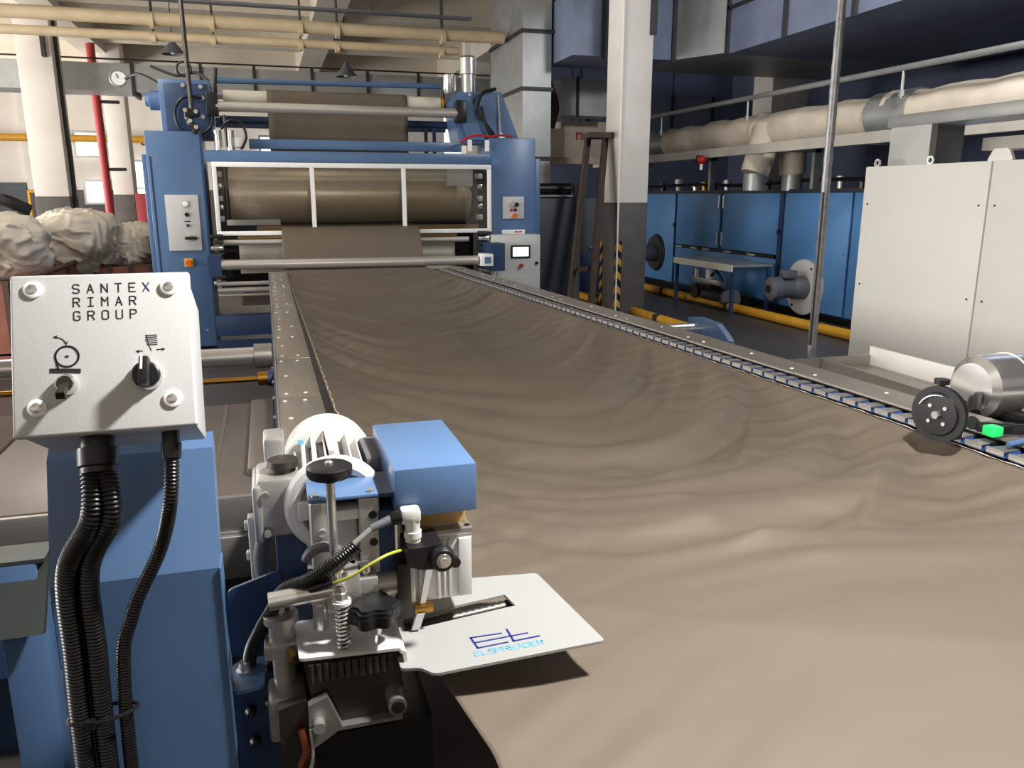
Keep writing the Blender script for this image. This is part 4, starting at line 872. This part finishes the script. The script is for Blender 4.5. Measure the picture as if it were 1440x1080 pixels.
# conduits out of the bottom of the box
def bot(x, dz): return oc+ux*x-uy*.0955-nn*dz
g1 = bot(-.022, .055); g2 = bot(.062, .06)
MB().lathe(g1, g1-uy*.045, [(0, .02), (.3, .02), (.32, .024), (.8, .024), (.85, .021), (1, .021)], 16).build('conduit_gland', RUBBER, cb); MB().lathe(g2, g2-uy*.035, [(0, .011), (.4, .011), (.42, .013), (1, .0115)], 14).build('conduit_gland', RUBBER, cb)
e1 = g1-uy*.04; e2 = g2-uy*.03
corrugated('conduit', RUBBER, t, [e1-ux*.008, e1+V((-.012, -.015, -.06)), (-.274, 1.065, 1.13), (-.281, 1.075, 1.0), (-.286, 1.08, .85), (-.29, 1.085, .45)], .0135, .0052)
corrugated('conduit', RUBBER, t, [e1+ux*.008, e1+V((.01, -.012, -.06)), (-.249, 1.068, 1.13), (-.255, 1.078, 1.0), (-.26, 1.085, .85), (-.263, 1.09, .45)], .0135, .0052)
corrugated('conduit', RUBBER, t, [e2, e2+V((-.006, -.012, -.06)), (-.165, 1.08, 1.14), (-.208, 1.085, 1.05), (-.23, 1.09, .93), (-.238, 1.095, .45)], .0095, .0045)
MB().tube([V((-.2575+.044*math.cos(a), 1.081+.019*math.sin(a), .912+.004*math.cos(a))) for a in [2*PI*k/28 for k in range(28)]], .0028, 6, closed=True).build('cable_tie', BLACK, t); bx('tie_head', BLACK, t, -.276, -.264, 1.056, 1.066, .905, .917)
tab = MB().prism(round_poly([(-.098, 1.145), (-.098, 1.228), (-.046, 1.238), (-.05, 1.15)], .014), 'z', .864, .87).build('bracket_tab', BLUE, t)
MB().lathe((-.079, 1.2, .87), (-.079, 1.2, .886), [(0, .013), (.2, .013), (.22, .0095), (1, .0085)], 12).build('tab_bolt', CHROME, tab)
for (x, z) in ((-.075, .80), (-.045, .81), (-.072, .745)): MB().lathe((x, 1.2, z), (x, 1.185, z), [(0, .009), (.6, .009), (1, .005)], 10).build('side_bolt', DKSTEEL, t)
bx('side_plate', BLUE_DK, t, -.096, -.03, 1.2, 1.206, .6, .86)

# foot of the left-hand frame seen beside the pedestal
t = thing('frame_foot', (-.55, 1.9, 0), 'blue machine foot with a bent galvanised shield at lower left', 'foot')
bx('upright', BLUE, t, -.64, -.55, 1.9, 1.98, 0, .8, .004); MB().prism([(1.82, .66), (1.84, .655), (1.96, .8), (1.94, .805)], 'x', -.9, -.53).build('shield', SHIELD, t, smooth=False); bx('flat', SHIELD, t, -.9, -.53, 1.9, 2.0, .795, .805); bx('stanchion', GREYPAINT, t, -.78, -.68, 1.8, 1.88, 0, .66)

# ------------------------------------------------------------------ fabric spreader assembly
s = thing('fabric_edge_spreader', (.15, 1.2, .85), 'motorised cloth edge spreader with blue cover and white logo plate in the foreground', 'machine')
slot = [(.173, 1.2), (.357, 1.228), (.364, 1.186), (.17, 1.158)]
outer = round_poly([(.148, 1.19), (.147, 1.055), (.175, 1.05), (.192, 1.028), (.467, 1.04), (.437, 1.29), (.321, 1.305), (.15, 1.3)], .008)
pl = MB().prism(outer, 'z', .9165, .921, holes=[slot]).build('logo_plate', WHITE, s, smooth=False)
under = [(.16, 1.21), (.39, 1.235), (.39, 1.15), (.16, 1.12)]
MB().tube([(.15+.006*i, 1.19+.0009*i, .901) for i in range(40)], .012, 10, rad=[.0125 if i % 2 else .0105 for i in range(40)]).build('threaded_roller', DKSTEEL, s)
# logo on the plate, read from the operator side
fl = (V((.0, 0, .921)), V((1, .02, 0)).normalized(), V((-.02, 1, 0)).normalized(), V((0, 0, 1)))
lg = MB(); x0, y0 = .288, 1.066
stroke(lg, [(x0+.05, y0+.034), (x0, y0+.036), (x0+.003, y0+.004), (x0+.052, y0+.006)], .0032, fl); stroke(lg, [(x0+.003, y0+.02), (x0+.09, y0+.022)], .0032, fl)
stroke(lg, [(x0+.062, y0+.042), (x0+.062, y0+.006), (x0+.105, y0+.008)], .0036, fl)
lg.build('logo', LOGO, pl, smooth=False, label='dark blue EL logo')
lg = MB(); letters(lg, 'ELSPREADER', x0-.006, y0-.016, .0086, .0115, .0114, .0016, fl); lg.build('logo_text', LOGOL, pl, smooth=False, label='light blue ELSPREADER lettering')
# bent mounting plate at the left
mp = MB().prism(round_poly([(.0, 1.225), (.15, 1.2), (.152, 1.075), (.004, 1.088)], .006), 'z', .9385, .943).build('mounting_plate', ALUP, s, smooth=False)
MB().prism([(.15, .943), (.158, .938), (.16, .918), (.155, .918), (.153, .935), (.148, .939)], 'y', 1.07, 1.2).build('plate_flange', ALUP, s, smooth=False)
# star knob
x, y = .115, 1.1
sk = MB(); n = 60; pr_ = [(x+(.037+.0042*math.cos(6*2*PI*k/n))*math.cos(2*PI*k/n), y+(.037+.0042*math.cos(6*2*PI*k/n))*math.sin(2*PI*k/n)) for k in range(n)]
for (z0, z1, sc0) in ((.984, .988, .95), (.988, 1.002, 1.0), (1.002, 1.008, .95), (1.008, 1.012, .82)):
    sk.prism([(x+(a-x)*sc0, y+(b-y)*sc0) for a, b in pr_], 'z', z0, z1)
sk = sk.build('star_knob', BLACK, s, angle=60); cy('knob_hub', BLACK, sk, (x, y, .978), (x, y, .988), .017); cy('knob_collar', CHROME, sk, (x, y, .962), (x, y, .98), .012); cy('knob_stem', CHROME, sk, (x, y, .943), (x, y, .964), .0055)
# spring with bolt
x, y = .0695, 1.1
MB().tube([V((x+.0095*math.cos(a), y+.0095*math.sin(a), .945+.07*a/(2*PI*11))) for a in [2*PI*k/14 for k in range(14*11)]], .0023, 6).build('spring', CHROME, s)
cy('spring_rod', DKSTEEL, s, (x, y, .943), (x, y, 1.02), .005); cy('spring_washer', ALUP, s, (x, y, 1.016), (x, y, 1.021), .0145); MB().lathe((x, y, 1.021), (x, y, 1.046), [(0, .0105), (.55, .0105), (.6, .009), (.95, .0075), (1, .004)], 6).build('spring_nut', CHROME, s)
# round bar and blocks around it
cy('guide_bar', CHROME, s, (-.033, 1.12, 1.024), (.058, 1.12, 1.03), .0135, seg=24); bx('bar_block', ALU, s, .05, .1, 1.12, 1.17, .99, 1.05, .003)
cb2 = bx('clamp_block', ALU, s, .085, .128, 1.13, 1.17, .985, 1.035, .002); MB().lathe((.112, 1.15, 1.035), (.112, 1.15, 1.052), [(0, .007), (.2, .007), (.22, .0095), (1, .0095)], 12).build('clamp_bolt', CHROME, cb2); MB().lathe((.098, 1.165, 1.035), (.098, 1.165, 1.05), [(0, .007), (.2, .007), (.22, .0095), (1, .0095)], 12).build('clamp_bolt', CHROME, cb2)
cy('clamp_cylinder', STEEL, s, (.128, 1.16, 1.005), (.172, 1.16, 1.008), .022); bx('clamp_jaw', DKSTEEL, s, .158, .178, 1.13, 1.19, .96, 1.05, .002)
# compact pneumatic cylinder
cyl = bx('cylinder_body', ALUP, s, .18, .285, 1.17, 1.28, .962, 1.07, .003)
for (a, b) in ((.182, .19), (.196, .204), (.226, .231), (.236, .24), (.245, .249), (.262, .283)): bx('cylinder_rib', ALUP, cyl, a, b, 1.163, 1.17, .966, 1.066, .001)
hd = bx('cylinder_head', STEEL, cyl, .178, .287, 1.168, 1.285, 1.07, 1.082, .003); bx('sticker', mat('pale_blue_sticker', (178, 200, 226), .4), hd, .225, .272, 1.19, 1.25, 1.082, 1.0828)
for (a, b) in ((.186, 1.178), (.279, 1.178), (.186, 1.272), (.279, 1.272)): cy('head_screw', BLACK, hd, (a, b, 1.081), (a, b, 1.083), .005, seg=10)
bx('cylinder_foot', BRASS, s, .186, .216, 1.15, 1.165, .952, .964, .001); MB().prism([(.19, .955), (.203, .955), (.193, .925), (.18, .925)], 'y', 1.15, 1.156).build('foot_finger', ALUP, s, smooth=False); MB().prism([(.196, .965), (.205, .965), (.224, 1.05), (.212, 1.05)], 'y', 1.158, 1.163).build('link_strip', ALUP, s, smooth=False)
# black sensor lever with round end
lv = MB().prism(round_poly([(.168, 1.088), (.168, 1.06), (.19, 1.052), (.215, 1.05), (.225, 1.056), (.225, 1.09), (.195, 1.088)], .006), 'y', 1.1, 1.165).build('lever', BLACK, s)
MB().lathe((.221, 1.1, 1.069), (.221, 1.085, 1.069), [(0, .02), (.6, .02), (1, .0165)], 28).build('lever_boss', BLACK, lv); MB().lathe((.221, 1.086, 1.069), (.221, 1.081, 1.069), [(0, .012), (.5, .011), (.6, .0065), (1, .006)], 18).build('lever_screw', CHROME, lv); cy('lever_lug', BLACK, lv, (.24, 1.1, 1.062), (.24, 1.088, 1.062), .008, seg=14)
# elbow connector and its cable
el = MB().lathe((.183, 1.13, 1.085), (.183, 1.13, 1.128), [(0, .012), (.2, .012), (.22, .0135), (.45, .0135), (.47, .011), (1, .0125)], 16).build('elbow_connector', ALUP, s)
bx('elbow_head', ALUP, el, .164, .195, 1.118, 1.143, 1.118, 1.143, .006); MB().lathe((.166, 1.13, 1.13), (.15, 1.13, 1.127), [(0, .0115), (.7, .011), (1, .0075)], 14).build('elbow_nut', BLACK, el); MB().lathe((.152, 1.13, 1.127), (.12, 1.125, 1.118), [(0, .0075), (1, .0055)], 12).build('cable_boot', GREYPAINT, el); tb('cable', WIREGREY, el, [(.122, 1.125, 1.119), (.088, 1.11, 1.1)], .0042)
corrugated('conduit', RUBBER, s, [(.094, 1.105, 1.102), (.06, 1.1, 1.08), (.025, 1.115, 1.053), (-.01, 1.15, 1.025), (-.03, 1.158, .99), (-.05, 1.175, .95), (-.07, 1.205, .89), (-.078, 1.25, .78)], .0105, .0042)
corrugated('conduit', RUBBER, s, [(.1, 1.118, 1.092), (.07, 1.115, 1.07), (.035, 1.13, 1.04), (.0, 1.16, 1.005), (-.02, 1.175, .965), (-.035, 1.2, .9), (-.05, 1.24, .78)], .007, .0036); corrugated('conduit', RUBBER, s, [(.058, 1.1, 1.052), (.035, 1.105, 1.044), (.01, 1.14, 1.022), (-.01, 1.16, 1.0)], .0065, .0036)
tb('earth_wire', WIREYG, s, smooth_path([(.058, 1.1, 1.05), (.085, 1.09, 1.062), (.115, 1.09, 1.078), (.14, 1.1, 1.084), (.168, 1.13, 1.075)]), .0023)
# hand wheel on its spindle
hw = MB().lathe((.064, 1.13, 1.197), (.064, 1.13, 1.222), [(0, .012), (.25, .014), (.3, .03), (.5, .033), (.9, .033), (1, .029)], 32).build('hand_wheel', BLACK, s); MB().lathe((.064, 1.13, 1.222), (.064, 1.13, 1.228), [(0, .006), (.7, .006), (1, .004)], 12).build('wheel_nut', CHROME, hw)
cy('spindle', CHROME, s, (.064, 1.13, 1.06), (.064, 1.13, 1.2), .0068); cy('spindle_bush', BRASS, s, (.064, 1.13, 1.058), (.064, 1.13, 1.07), .013); cy('spindle_socket', CHROME, s, (.064, 1.13, 1.02), (.064, 1.13, 1.058), .0135)
# blue cover box, packing block, top plate and side blocks
bx('cover_box', BLUE, s, .16, .288, 1.145, 1.405, 1.12, 1.198, .0025); bx('packing_block', TAN, s, .2, .28, 1.19, 1.3, 1.082, 1.12, .002); bx('back_plate', BLUE_DK, s, .135, .16, 1.16, 1.34, .95, 1.13)
tp = bx('top_plate', BLUE, s, .032, .136, 1.155, 1.265, 1.155, 1.161, .0015); bx('bridge_plate', BLUE_DK, s, .136, .165, 1.16, 1.26, 1.152, 1.158)
for (a, b) in ((.042, 1.165), (.042, 1.255), (.126, 1.165), (.126, 1.255)): cy('plate_screw', CHROME, tp, (a, b, 1.161), (a, b, 1.165), .0055, seg=10)
q1 = bx('side_block', ALU, s, .034, .064, 1.16, 1.24, 1.035, 1.153, .004); q2 = bx('side_block', ALU, s, .106, .138, 1.16, 1.24, 1.03, 1.153, .004); bx('centre_block', ALU, s, .07, .105, 1.175, 1.24, 1.03, 1.13, .004); bx('centre_cap', ALUP, s, .068, .108, 1.165, 1.2, 1.118, 1.135, .003)
for z in (1.125, 1.08): cy('bore', BLACK, q2, (.127, 1.159, z), (.127, 1.165, z), .0065, seg=14)
cy('block_screw', CHROME, q1, (.05, 1.155, 1.105), (.05, 1.165, 1.105), .006, seg=10); MB().torus((.05, 1.15, 1.065), (0, 1, .3), .026, .008, 20, 8, a0=0.2, a1=PI).build('cast_handle', GREYPAINT, s)
MB().lathe((.04, 1.14, .96), (.04, 1.14, 1.05), [(0, .012), (.45, .012), (.5, .016), (.8, .016), (.82, .01), (1, .01)], 12).build('fitting', CHROME, s)
# motor with fins, flange, cowl and terminal box
A0, A1 = V((.078, 1.255, 1.116)), V((.085, 1.555, 1.113)); AX = (A1-A0).normalized()
mt = MB().lathe(A0, A1, [(0, .05), (.08, .056), (.55, .056), (1, .055)], 36).build('motor', DKSTEEL, s)  # core coloured dark as the shade between the fins
fx, fy, _ = basis(AX)
for k in range(22):
    a = 2*PI*k/22; dr_ = fx*math.cos(a)+fy*math.sin(a); sd = AX.cross(dr_)*.0016
    q_ = MB(); P0 = A0+AX*.012; P1 = A0+AX*.18
    vs8 = [q_.bm.verts.new(p+dr_*r_+sg*sd) for p in (P0, P1) for r_ in (.054, .073) for sg in (-1, 1)]
    bmesh.ops.convex_hull(q_.bm, input=vs8); q_.build('motor_fin', ALUP, mt, smooth=False)
MB().lathe(A0+AX*.165, A0+AX*.29, [(0, .077), (.03, .084), (.5, .084), (.85, .08), (1, .06)], 44).build('fan_cowl', ALUP, mt); MB().lathe(A0-AX*.008, A0+AX*.012, [(0, .052), (.1, .07), (.8, .074), (1, .066)], 40).build('motor_flange', ALUP, mt)
MB().torus(A0-AX*.008, AX, .067, .0145, 40, 10).build('flange_ring', ALUP, mt); MB().prism(round_poly([(.074, 1.285), (.088, 1.285), (.088, 1.42), (.074, 1.42)], .006), 'z', 1.184, 1.194).build('nameplate_boss', ALUP, mt); bx('blue_sticker', mat('sky_blue_sticker', (120, 190, 230), .4), mt, .028, .038, 1.412, 1.418, 1.17, 1.178)
bx('motor_side', GREYPAINT, mt, .135, .165, 1.3, 1.43, 1.09, 1.17, .006); bx('flange_tab', ALUP, mt, .018, .036, 1.225, 1.25, 1.1, 1.13, .002)
gb = bx('gearbox', ALU, s, -.044, .026, 1.26, 1.36, 1.063, 1.162, .008); bx('gear_cover', ALU, gb, -.05, -.036, 1.25, 1.36, 1.058, 1.155, .006); bx('gear_neck', ALU, gb, -.03, .005, 1.36, 1.43, 1.12, 1.2, .006); MB().lathe((-.0, 1.3, 1.162), (-.0, 1.3, 1.182), [(0, .02), (.4, .02), (.45, .026), (1, .024)], 20).build('breather_cap', DKSTEEL, gb); MB().torus((.008, 1.258, 1.11), (0, 1, 0), .01, .002, 14, 5, a0=.6, a1=3.6).build('cast_mark', ALUP, gb)
for z in (1.075, 1.14): cy('gear_screw', CHROME, gb, (-.03, 1.247, z), (-.03, 1.255, z), .006, seg=8)
# C-casting, upright and lower clamps
MB().tube(smooth_path([(-.015, 1.33, 1.062), (-.036, 1.33, 1.042), (-.046, 1.33, 1.0), (-.042, 1.33, .96), (-.026, 1.33, .935), (-.008, 1.33, .93)]), .0125, 12).build('c_casting', GREYPAINT, s); bx('casting_bar', ALUP, s, -.064, -.05, 1.34, 1.365, .9, 1.07, .003)
for z in (.99, 1.045): bx('bar_lug', ALUP, s, -.07, -.062, 1.345, 1.36, z, z+.015, .002)
bx('blue_upright', BLUE_DK, s, -.02, .03, 1.28, 1.31, .78, 1.06, .003); bx('upright_foot', BLUE_DK, s, .0, .035, 1.2, 1.26, .78, .99, .003)
for (z) in (1.0, 1.03): cy('upright_bolt', CHROME, s, (.028, 1.27, z), (.045, 1.27, z), .008, seg=8)
vc = MB().lathe((-.018, 1.16, .86), (-.018, 1.16, .985), [(0, .017), (.45, .017), (.46, .026), (.62, .026), (.63, .02), (.86, .02), (.88, .026), (.97, .026), (1, .008)], 22).build('air_cylinder', ALU, s); cy('piston_rod', CHROME, vc, (-.018, 1.16, .985), (-.018, 1.16, 1.02), .007); MB().lathe((-.008, 1.135, .93), (-.0, 1.115, .927), [(0, .007), (.5, .007), (.55, .009), (1, .009)], 8).build('air_fitting', BRASS, vc); bx('cylinder_clamp', ALU, vc, -.045, .012, 1.14, 1.18, .915, .94, .003)
lb_ = MB().prism([(.01, .936), (.15, .934), (.155, .86), (.13, .83), (.05, .815), (.02, .85)], 'y', 1.09, 1.13).build('lower_bracket', DKSTEEL, s, smooth=False); bx('bracket_lip', STEEL, s, .03, .15, 1.075, 1.09, .822, .828)
MB().prism([(.012, .875), (.04, .885), (.06, .83), (.012, .8)], 'y', 1.07, 1.085).build('clip', STEEL, s, smooth=False); cy('clip_pin', CHROME, s, (.026, 1.055, .845), (.026, 1.07, .845), .009); cy('roller_end', STEEL, s, (.14, 1.05, .862), (.14, 1.09, .862), .014); cy('roller_bore', BLACK, s, (.14, 1.047, .862), (.14, 1.051, .862), .01)
for k in range(12): 
    x = .02+.0105*k; cy('brush_tuft', DKSTEEL, s, (x, 1.082, .905), (x, 1.085, .932), .0045, seg=6)
bx('left_casting', STEEL, s, -.045, .012, 1.1, 1.17, .8, .872, .008); MB().prism([(-.03, .87), (.01, .88), (.02, .76), (-.005, .74), (-.03, .77)], 'y', 1.08, 1.1).build('hanging_plate', DKSTEEL, s, smooth=False)
tb('copper_pipe', mat('copper', (190, 110, 80), .3, 1.0), s, smooth_path([(.0, 1.07, .84), (.005, 1.06, .81), (-.003, 1.06, .785)]), .006); corrugated('wire_braid', CHROME, s, [(.014, 1.065, .84), (.014, 1.06, .8), (.006, 1.06, .76)], .003, .004)
bx('base_rail', BLACK, s, -.02, .2, 1.1, 1.45, .7, .8); bx('support_block', DKSTEEL, s, .0, .15, 1.18, 1.5, .8, .936); MB().prism(round_poly([(-.1, .98), (-.015, 1.005), (-.012, .88), (-.1, .86)], .01), 'y', 1.262, 1.268).build('gusset_plate', BLUE_DK, s); bx('support_leg', BLUE_DK, s, .02, .14, 1.2, 1.4, 0, .7)
